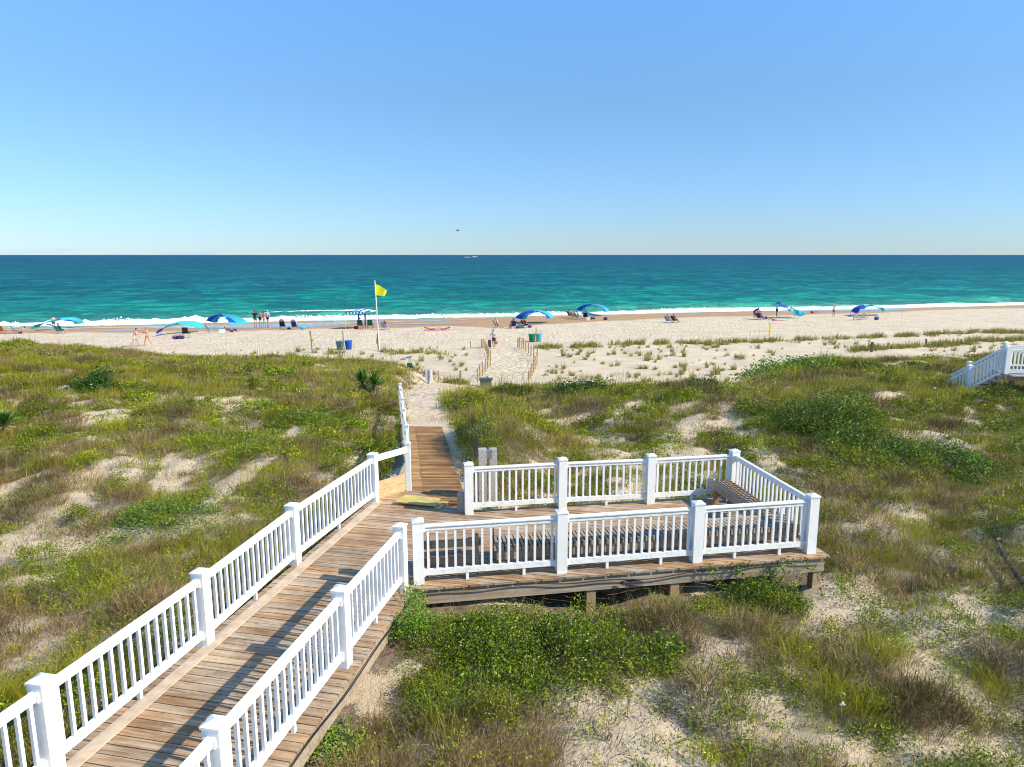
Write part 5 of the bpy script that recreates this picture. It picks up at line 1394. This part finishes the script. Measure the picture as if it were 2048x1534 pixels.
for px_, py_, tp, lb in ((1687, 766, 751, 'short wooden stake in the grass, left of two below the bright thicket'), (1751, 768, 750, 'short wooden stake in the grass, right of two below the sand bank')):
    stake(px_, py_, tp, .08, M_post, lb, z0=3.8)
# flag pole
x, y, z = onground(759, 701, .9)
root = thing('flag_pole', (x, y, z), 0, 'tall cream flag pole flying a yellow beach warning flag', 'flag pole')
lo, hi = 0, 9
for _ in range(40):
    h_ = (lo+hi)/2
    if pix(x-.15, y, z+h_)[1] > 562: lo = h_
    else: hi = h_
tx_ = -.20
m = MB(); m.tube([(0, 0, -.3), (tx_, 0, h_)], [.055, .04], 12); m.ell((tx_, 0, h_), (.05, .05, .05)); m.build('pole', M_pole, root)
vs = []; n = 16
for i in range(n+1):
    a_ = i/n
    for j in range(n+1):
        b_ = j/n     # 0 top .. 1 bottom, hoist to fly
        top_z = -.28-.42*a_**1.6; bot_z = -1.15-.10*math.sin(a_*2.2)
        if a_ > .8: bot_z += (a_-.8)*2.2
        zz_ = top_z+(bot_z-top_z)*b_
        vs.append((tx_*1.0+.04+.93*a_*(1-.12*(1-b_)), .10*math.sin(a_*5+b_*2)*a_+.1*a_, h_+zz_))
fs = [(i*(n+1)+j, (i+1)*(n+1)+j, (i+1)*(n+1)+j+1, i*(n+1)+j+1) for i in range(n) for j in range(n)]
me = bpy.data.meshes.new('flag'); me.from_pydata(vs, [], fs); me.materials.append(M_flag); me.polygons.foreach_set('use_smooth', [True]*len(fs)); me.update(); link('flag', me, root)
rt, h2, _ = stake(757, 700.5, 667, .09, M_darkpost, 'dark wooden post strapped to the flag pole with a small grey plate', extra=True, px_top=756)
m = MB(); m.box(-.08, -.06, h2*.55, .13, .03, .42); m.build('plate', M_metal, rt)

# fence posts lining the sand path
ME_fp = {}
def fpost(px_, py_, tp, lbl_side, w_=.10):
    x, y, z = onground(px_, py_, 1.0); lo, hi = 0, 3
    for _ in range(30):
        h_ = (lo+hi)/2
        if pix(x, y, z+h_)[1] > tp: lo = h_
        else: hi = h_
    m = MB(); m.tube([(0, 0, -.3), (random.uniform(-.03, .03), 0, h_)], [w_/2*1.05, w_/2*.95], 9); m.lathe([(w_/2*.97, h_), (w_/2*.5, h_+.012), (.001, h_+.015)], 9)
    o = m.build('fence_post', M_fence, None, (x, y, z)); return tag(o, lbl_side[0], 'fence post', lbl_side[1]), (x, y, z, h_)
M_fence = wood('fence_timber', (.34, .23, .10), (.50, .36, .17), R(90), knots=False)
GL = ('tan round post in the left hand row beside the sand path', 'posts along the left side of the sand path')
GR = ('tan round post in the right hand row beside the sand path', 'posts along the right side of the sand path')
Lp = [(963.5, 696, 678), (966, 696.5, 678), (969, 697.5, 678), (971.5, 702, 683), (974, 707, 687), (976, 712, 691), (978, 720, 697), (980.5, 731, 701), (975.5, 737, 709), (970.5, 744, 717), (966, 751, 724), (960.5, 757, 731), (955, 764, 738)]
Rp = [(1035.5, 695, 675), (1039, 695, 675), (1044, 697, 675), (1048, 699, 677), (1052, 703, 681), (1057, 707, 685.5), (1062, 711.5, 690), (1067.5, 717, 693), (1074, 722, 697.5), (1074.5, 730, 704), (1071, 738, 712), (1068, 745, 719), (1064, 751, 727), (1060.5, 757, 735), (1057, 762, 742)]
Lq = [fpost(*a_, GL)[1] for a_ in Lp]; Rq = [fpost(*a_, GR)[1] for a_ in Rp]
fpost(941, 696.5, 682, ('lone short post standing left of the fenced path entrance on the sand', None), .08)
SQ = [fpost(877, 763, 742, ('slim dark post at the left end of the sagging rope by the white sign box', None), .10)[1], fpost(921, 768, 741, ('stout tan post at the right end of the sagging rope fence', None), .14)[1]]
for q, lb in ((Lq, 'thin rope strung along the left row of path posts'), (Rq, 'thin rope strung along the right row of path posts'), (SQ, 'pale sagging rope between two posts near the sign box')):
    m = MB()
    for a_, b_ in zip(q[:-1], q[1:]):
        p0 = Vector((a_[0], a_[1], a_[2]+a_[3]*.62)); p1 = Vector((b_[0], b_[1], b_[2]+b_[3]*.62)); m.tube([p0, (p0+p1)/2-Vector((0, 0, .06)), p1], .012, 5)
        p0 = Vector((a_[0], a_[1], a_[2]+a_[3]*.25)); p1 = Vector((b_[0], b_[1], b_[2]+b_[3]*.25)); m.tube([p0, (p0+p1)/2-Vector((0, 0, .05)), p1], .008, 5)
    o = m.build('rope', M_rope); tag(o, lb, 'rope')
# sign at the path bend
rt, h_, _ = stake(819, 769, 716, .07, M_grey, 'thin post with small white sign above a cream notice and green pouch', z0=2.3, extra=True, px_top=821, name='sign_post', cat='sign post')
m = MB(); m.beam((-.16, -.05, h_+.02), (.20, -.05, h_+.09), .02, .10); m.build('sign_blade', M_signw, rt)
m = MB(); m.beam((-.13, -.065, h_+.025), (.17, -.065, h_+.085), .006, .035); m.build('sign_lettering', M_black, rt)
m = MB(); m.box(.09, -.05, h_-.16, .22, .02, .20); m.build('notice', M_signy, rt)
m = MB(); m.box(.04, -.05, h_-.36, .26, .10, .22); m.box(.13, -.07, h_-.44, .16, .08, .12); m.build('bag_dispenser', M_signg, rt)
rt, h_, _ = stake(857, 768, 739, .10, M_grey, 'grey post carrying two tall narrow white boards back to back beside the path', z0=1.8, extra=True, name='sign_post', cat='sign post')
for sx_ in (-.10, .15): m = MB(); m.box(sx_, 0, h_-.33, .11, .22, .62); m.build('board', M_signw if sx_ > 0 else simple('pale_blue', (.45, .55, .62), .5), rt)
# green refuse box behind the right hand dune
x, y = -1.47, 39.5; z = 2.03-1.08
root = thing('refuse_box', (x, y, z), R(-3), 'olive green wooden box with a dark overhanging lid half hidden behind dune grass', 'refuse box')
m = MB(); m.box(0, 0, .50, .62, .5, 1.05)
for k in range(6): m.box(-.27+.107*k, -.255, .50, .09, .02, 1.0)
m.build('body', M_boxgreen, root); m = MB(); m.box(0, 0, 1.05, .76, .62, .06); m.build('lid', M_boxlid, root)
m = MB(); m.box(0, 0, .45, 1.6, .1, .9); 
# bathers' small things on open sand
for px_, py_, c_, lb in ((1683, 677+0, (.3, .2, .1), None),):
    pass
# ---------------------------------------------------------------- sea
M_sea, nt, out = newmat('sea_water')
v = coord(nt, (1, 1, 1), (0, 0, -math.atan(SHK)))       # x along the shore, y out to sea
sx_ = nt.nodes.new('ShaderNodeSeparateXYZ'); L(nt, v, sx_.inputs[0])
a = nd(nt, 'ShaderNodeAttribute', attribute_name='col'); sc_ = nt.nodes.new('ShaderNodeSeparateColor'); L(nt, a.outputs[0], sc_.inputs[0])
def wv(sx, sy, det=5, dist=.6):
    mp = nt.nodes.new('ShaderNodeMapping'); mp.inputs['Scale'].default_value = (sx, sy, 1); L(nt, v, mp.inputs[0])
    return noise(nt, mp.outputs[0], 1.0, det, .6, dist)
w1 = wv(.17, .22, 6); w2 = wv(.5, 1.3, 5); w3 = wv(.045, .042, 6); w4 = wv(.003, .012, 4)
depth = sc_.outputs[1]      # 0 at the shore .. 1 far out (log scale)
colr = ramp(nt, depth, [(0, (.24, .40, .26)), (.10, (.09, .32, .21)), (.24, (.008, .21, .165)), (.48, (.003, .118, .128)), (.75, (.0015, .078, .105)), (1.0, (.001, .050, .088))]).outputs[0]
pat = mth(nt, 'ADD', mth(nt, 'MULTIPLY', w3, .42), mth(nt, 'MULTIPLY', w1, .58))
dark = ramp(nt, pat, [(.40, (.46, .60, .70)), (.50, (.9, .9, .9)), (.58, (1.6, 1.75, 1.5))]).outputs[0]
c = mixc(nt, colr, dark, .85, 'MULTIPLY')
caps = mth(nt, 'GREATER_THAN', mth(nt, 'ADD', w1, mth(nt, 'MULTIPLY', w2, .5)), 1.045)
dif = nt.nodes.new('ShaderNodeBsdfDiffuse'); L(nt, c, dif.inputs[0])
glo = nd(nt, 'ShaderNodeBsdfGlossy', i_Roughness=.22); glo.inputs[0].default_value = (.75, .9, 1, 1)
hgt = mth(nt, 'ADD', mth(nt, 'MULTIPLY', w1, 1.6), mth(nt, 'MULTIPLY', w2, .55))
bmp = nt.nodes.new('ShaderNodeBump'); bmp.inputs['Strength'].default_value = 1; bmp.inputs['Distance'].default_value = 1.1; L(nt, hgt, bmp.inputs['Height'])
L(nt, bmp.outputs[0], dif.inputs['Normal']); L(nt, bmp.outputs[0], glo.inputs['Normal'])
fr = nd(nt, 'ShaderNodeFresnel', i_IOR=1.33); L(nt, bmp.outputs[0], fr.inputs['Normal'])
fac = mth(nt, 'MINIMUM', mth(nt, 'MULTIPLY', fr.outputs[0], .42), .20)
mx = nt.nodes.new('ShaderNodeMixShader'); L(nt, fac, mx.inputs[0]); L(nt, dif.outputs[0], mx.inputs[1]); L(nt, glo.outputs[0], mx.inputs[2])
foam = nd(nt, 'ShaderNodeBsdfDiffuse'); L(nt, ramp(nt, wv(1.2, 2.2, 5, 1), [(.35, (.42, .56, .54)), (.55, (.78, .80, .80))]).outputs[0], foam.inputs[0])
fn = wv(.6, 1.0, 6, 1.2)
fm = mth(nt, 'GREATER_THAN', mth(nt, 'ADD', sc_.outputs[0], mth(nt, 'MULTIPLY', mth(nt, 'SUBTRACT', fn, .5), 1.7)), .5)
fm = mth(nt, 'MAXIMUM', fm, mth(nt, 'MULTIPLY', caps, mth(nt, 'LESS_THAN', wv(.02, .03, 3), .47)))
mx2 = nt.nodes.new('ShaderNodeMixShader'); L(nt, fm, mx2.inputs[0]); L(nt, mx.outputs[0], mx2.inputs[1]); L(nt, foam.outputs[0], mx2.inputs[2])
L(nt, mx2.outputs[0], out.inputs[0])
ca_, sa_ = math.cos(math.atan(SHK)), math.sin(math.atan(SHK))
def s2w(u, w):   # u along the shore, w seaward distance from the water line
    return u*ca_ - w*sa_, SH0+u*sa_+w*ca_
U = axis([(-30000, -3000, 3000), (-3000, -400, 260), (-400, -110, 5), (-110, 130, .55), (130, 420, 5), (420, 3000, 260), (3000, 30000, 3000)])
Wd = axis([(-4, 26, .4), (26, 90, .9), (90, 240, 3), (240, 1200, 40), (1200, 6000, 400), (6000, 45000, 3900)])
uu, ww = np.meshgrid(U, Wd)
xx, yy = s2w(uu, ww)
near = sstep(320, 150, np.abs(uu))*sstep(230, 120, ww)
swell = np.sin(ww*.34+5*fbm(uu, ww, .02, 3, 3)+.6*np.sin(uu*.03))*.14*sstep(3, 14, ww)
swell += (fbm(uu*.35, ww, .35, 4, 7)-.5)*.42*sstep(0, 12, ww)
# breaking crest a few metres out, lifting and foaming where it breaks
cl = 3.0 + 3.2*(fbm(uu, uu*0, .035, 3, 12)-.5)*2 + 3.0*sstep(60, 10, uu)*0
amp = .06+.46*fbm(uu, uu*0, .06, 3, 14)*(1-.45*sstep(20, 60, uu))
crest = np.exp(-((ww-cl)/1.5)**2)*amp*1.15
spl = np.exp(-((ww-cl)/.9)**2)*np.clip(fbm(uu, ww, .9, 3, 16)-.52, 0, 1)*4.0*amp*(1-.6*sstep(20, 60, uu))
zz = .03+near*(swell+crest+spl)
zz = zz - .04*(1-sstep(-4, 0, ww))
foamv = np.clip(1.25*sstep(-1.8+2.2*fbm(uu, uu*0, .09, 3, 18), .2, ww)*(1-sstep(cl+.2, cl+1.6, ww)), 0, 1.2)*(.35+.85*fbm(uu, ww, .5, 4, 91))
foamv = np.maximum(foamv, 1.0*np.exp(-((ww-(13+5*fbm(uu, uu*0, .03, 2, 30)))/1.6)**2)*sstep(.55, .75, fbm(uu, uu*0, .05, 3, 40)))
foamv = np.maximum(foamv, .42*(1-sstep(4, 22, ww))*fbm(uu, ww*2, .15, 3, 44)*sstep(-1, 1, ww))
dpt = np.clip(np.log1p(np.clip(ww, 0, None)/6)/np.log1p(3500/6), 0, 1)
nx, ny = len(U), len(Wd)
i = np.arange(nx-1)[None, :] + np.arange(ny-1)[:, None]*nx
q = np.stack([i, i+1, i+1+nx, i+nx], -1).reshape(-1, 4)
me = np_mesh('sea', np.stack([xx, yy, zz], -1).reshape(-1, 3), q, M_sea, True, np.stack([foamv, dpt, dpt*0], -1).reshape(-1, 3))
o = link('sea', me); tag(o, 'turquoise ocean darkening to deep blue at the horizon with white surf', None, None, 'structure')
# spray thrown up along the breaker
r = np.random.default_rng(55); vs = []; k = 0
M_foam = simple('foam', (.82, .84, .85), .9, .04, 5)
m = MB()
for k in range(2600):
    u = r.uniform(-75, 75 if k % 3 else 20); c0 = float(np.interp(u, U, cl[0])); a0 = float(np.interp(u, U, amp[0]))
    burst = float(fbm(np.array([u]), np.array([0.]), .22, 2, 60)[0]); 
    if burst < .48: continue
    h = a0*(.9+2.4*max(0, burst-.52)*r.random()*2)*(1-.5*float(sstep(15, 50, u)))
    x, y = s2w(u, c0+r.normal()*.5); s = r.uniform(.03, .10)
    m.ell((x, y, .15+h*r.uniform(.3, 1.15)), (s*1.3, s, s*r.uniform(.6, 1.4)), 6, 4)
o = m.build('spray', M_foam); tag(o, 'white spray thrown up along the breaking shore wave', 'spray', None, 'stuff')
# shallow sheets of water left on the wet sand
M_pool, nt, out = newmat('tide_pool')
p = nd(nt, 'ShaderNodeBsdfPrincipled', i_Roughness=.12); p.inputs['Base Color'].default_value = (.09, .11, .13, 1); p.inputs['IOR'].default_value = 1.33
p.inputs['Specular IOR Level'].default_value = .3
L(nt, bump(nt, noise(nt, coord(nt, (1, 3, 1)), 2.5, 3), .25, .02), p.inputs['Normal']); L(nt, p.outputs[0], out.inputs[0])
def dry_y(px): return np.interp(px, DRYX, DRYY)
def surf_y(px): return np.interp(px, [0, 150, 300, 500, 700, 900, 1000, 1200, 1400, 1600, 1800, 2048], [657, 655, 651, 648, 643, 638, 635, 629, 624, 618, 613, 611])
def sheet(pts, lbl):
    P_ = []
    for a_, b_ in pts: x, y = at(a_, b_, .20); P_.append((x, y))
    # rounded organic outline
    n = len(P_); out_ = []
    for i_ in range(n):
        p0, p1, p2, p3 = [Vector(P_[(i_+j) % n]) for j in (-1, 0, 1, 2)]
        for t_ in (0, .25, .5, .75):
            out_.append(.5*((2*p1)+(p2-p0)*t_+(2*p0-5*p1+4*p2-p3)*t_*t_+(3*p1-p0-3*p2+p3)*t_**3))
    cx = sum(p_.x for p_ in out_)/len(out_); cy = sum(p_.y for p_ in out_)/len(out_)
    vs = [(cx, cy, gz(cx, cy)+.02)]; 
    rings = 6
    for r_ in range(1, rings+1):
        for p_ in out_:
            x = cx+(p_.x-cx)*r_/rings; y = cy+(p_.y-cy)*r_/rings; vs.append((x, y, gz(x, y)+.03-.012*(r_/rings)))
    n = len(out_); fs = [(0, 1+k_, 1+(k_+1) % n) for k_ in range(n)]
    for r_ in range(rings-1):
        b_ = 1+r_*n
        for k_ in range(n): fs.append((b_+k_, b_+n+k_, b_+n+(k_+1) % n, b_+(k_+1) % n))
    me = bpy.data.meshes.new('tide_pool'); me.from_pydata(vs, [], fs); me.materials.append(M_pool); me.polygons.foreach_set('use_smooth', [True]*len(fs)); me.update()
    o = link('tide_pool', me); tag(o, lbl, None, None, 'structure')
sheet([(-60, 658), (60, 656.2), (200, 653.8), (320, 651.5), (500, 648.5), (640, 645), (760, 642.5), (900, 638.8), (985, 636.5), (900, 641), (800, 645), (700, 649), (640, 656), (540, 659), (430, 660), (330, 656.5), (180, 656.5), (60, 658.5)], 'long shallow sheet of water mirroring the sky at the foot of the surf')
sheet([(195, 663.6), (240, 660.6), (290, 660), (292, 662), (250, 664)], 'small blue pool left in the sand near the far left canopy')
sheet([(800, 649), (870, 648.0), (950, 650.5), (940, 652.0), (860, 652.6), (790, 652)], 'narrow pool of water across the wet brown sand in the middle')
sheet([(1540, 621), (1620, 618.0), (1700, 616.5), (1790, 615), (1838, 619.5), (1780, 621.8), (1700, 622.5), (1640, 621.5), (1600, 622.5)], 'thin sheet of water behind the far right canopies')
# small boat near the horizon, and bird
x, y = at(950, 509.6, 0); y = 2600; x = (950-1024)/F*y
root = thing('boat', (x, y, .1), R(4), 'tiny white boat with a wake close to the horizon', 'boat')
m = MB(); m.add([(-9, -2, 0), (5, -2, 0), (10, 0, .3), (5, 2, 0), (-9, 2, 0), (-9, -2.4, 2), (6, -2.4, 2.3), (12, 0, 2.8), (6, 2.4, 2.3), (-9, 2.4, 2)], [(0, 4, 3, 2, 1), (5, 6, 7, 8, 9), (0, 1, 6, 5), (1, 2, 7, 6), (2, 3, 8, 7), (3, 4, 9, 8), (4, 0, 5, 9)]); m.build('hull', M_signw, root)
m = MB(); m.box(-1, 0, 3.2, 6, 3, 2.2); m.build('cabin', M_signw, root)
m = MB(); m.ell((0, 0, 0), (14, 1.6, .9), 10, 6); o = m.build('wake', M_foam, None, (x-26, y, .2)); tag(o, 'white wake trailing behind the tiny boat', 'wake')
x, y = (918-1024)/F*120, 120; z = CH+120*math.tan(PITCH+math.atan((461-767)/F)*-1)*0+CH*0
zz_ = CH + 120*math.tan(math.atan((767-461)/F)-PITCH)
m = MB(); m.ell((0, 0, 0), (.10, .22, .09), 8, 6); m.ell((0, .24, .03), (.05, .07, .05), 6, 5)
for s in (-1, 1): m.add([(0, .08, .02), (0, -.08, .02), (s*.32, -.04, .16), (s*.32, .06, .16), (s*.62, -.10, .08), (0, .08, .045), (0, -.08, .045), (s*.32, -.04, .175), (s*.32, .06, .175)], [(0, 1, 2, 3), (3, 2, 4), (8, 7, 6, 5), (4, 7, 8)])
o = m.build('seabird', M_darkpost, None, (x, y, zz_), (0, 0, R(60))); tag(o, 'small dark seabird flying alone in the sky', 'bird')

# ---------------------------------------------------------------- light, sky, camera
SUN_EL = R(38); SUN_AZ = math.atan2(.95, -.30)      # clockwise from +Y
sd = Vector((math.sin(SUN_AZ)*math.cos(SUN_EL), math.cos(SUN_AZ)*math.cos(SUN_EL), math.sin(SUN_EL)))
ld = bpy.data.lights.new('sun', 'SUN'); ld.energy = 5.0; ld.angle = R(.53); ld.color = (1.0, .90, .71)
lo = bpy.data.objects.new('sun', ld); col.objects.link(lo); lo.rotation_euler = sd.to_track_quat('Z', 'Y').to_euler(); lo.location = sd*60
w = bpy.data.worlds.new('World'); scene.world = w; w.use_nodes = True
nt = w.node_tree; nt.nodes.clear()
sky = nt.nodes.new('ShaderNodeTexSky'); sky.sky_type = 'NISHITA'; sky.sun_disc = False
sky.sun_elevation = SUN_EL; sky.sun_rotation = SUN_AZ; sky.air_density = 1.0; sky.dust_density = .0; sky.ozone_density = 2.2; sky.altitude = 0
bg = nt.nodes.new('ShaderNodeBackground'); bg.inputs[1].default_value = .10
wo = nt.nodes.new('ShaderNodeOutputWorld')
# faint low clouds on the horizon
tc = nt.nodes.new('ShaderNodeTexCoord'); sp = nt.nodes.new('ShaderNodeSeparateXYZ'); L(nt, tc.outputs['Generated'], sp.inputs[0])
mp = nt.nodes.new('ShaderNodeMapping'); mp.inputs['Scale'].default_value = (14, 14, 190); L(nt, tc.outputs['Generated'], mp.inputs[0])
cn_ = noise(nt, mp.outputs[0], 1.0, 5, .6)
band = ramp(nt, sp.outputs[2], [(0, (1, 1, 1)), (.004, (1, 1, 1)), (.011, (0, 0, 0))]).outputs[0]
cf = mth(nt, 'MULTIPLY', mth(nt, 'MULTIPLY', ramp(nt, cn_, [(.50, (0, 0, 0)), (.66, (1, 1, 1))]).outputs[0], band), .35)
cc = mixc(nt, sky.outputs[0], (7.0, 7.0, 7.4), cf)
cc = mixc(nt, cc, ramp(nt, sp.outputs[2], [(0, (.47, .67, 1.04)), (.06, (.56, .77, 1.12)), (.2, (.74, .98, 1.20)), (.45, (1.02, 1.72, 2.15))]).outputs[0], 1.0, 'MULTIPLY')
L(nt, cc, bg.inputs[0]); L(nt, bg.outputs[0], wo.inputs[0])
cam = bpy.data.cameras.new('camera'); co_ = bpy.data.objects.new('camera', cam); col.objects.link(co_)
cam.sensor_width = 36; cam.lens = F/2048*36; cam.clip_start = .1; cam.clip_end = 60000
co_.location = (0, 0, CH); co_.rotation_euler = (math.pi/2-PITCH, 0, 0)
scene.camera = co_
scene.view_settings.view_transform = 'Standard'; scene.view_settings.look = 'None'; scene.view_settings.gamma = 1
scene.view_settings.exposure = .48
scene.cycles.filter_width = 1.05
scene.cycles.max_bounces = 6; scene.cycles.transparent_max_bounces = 4; scene.cycles.diffuse_bounces = 3
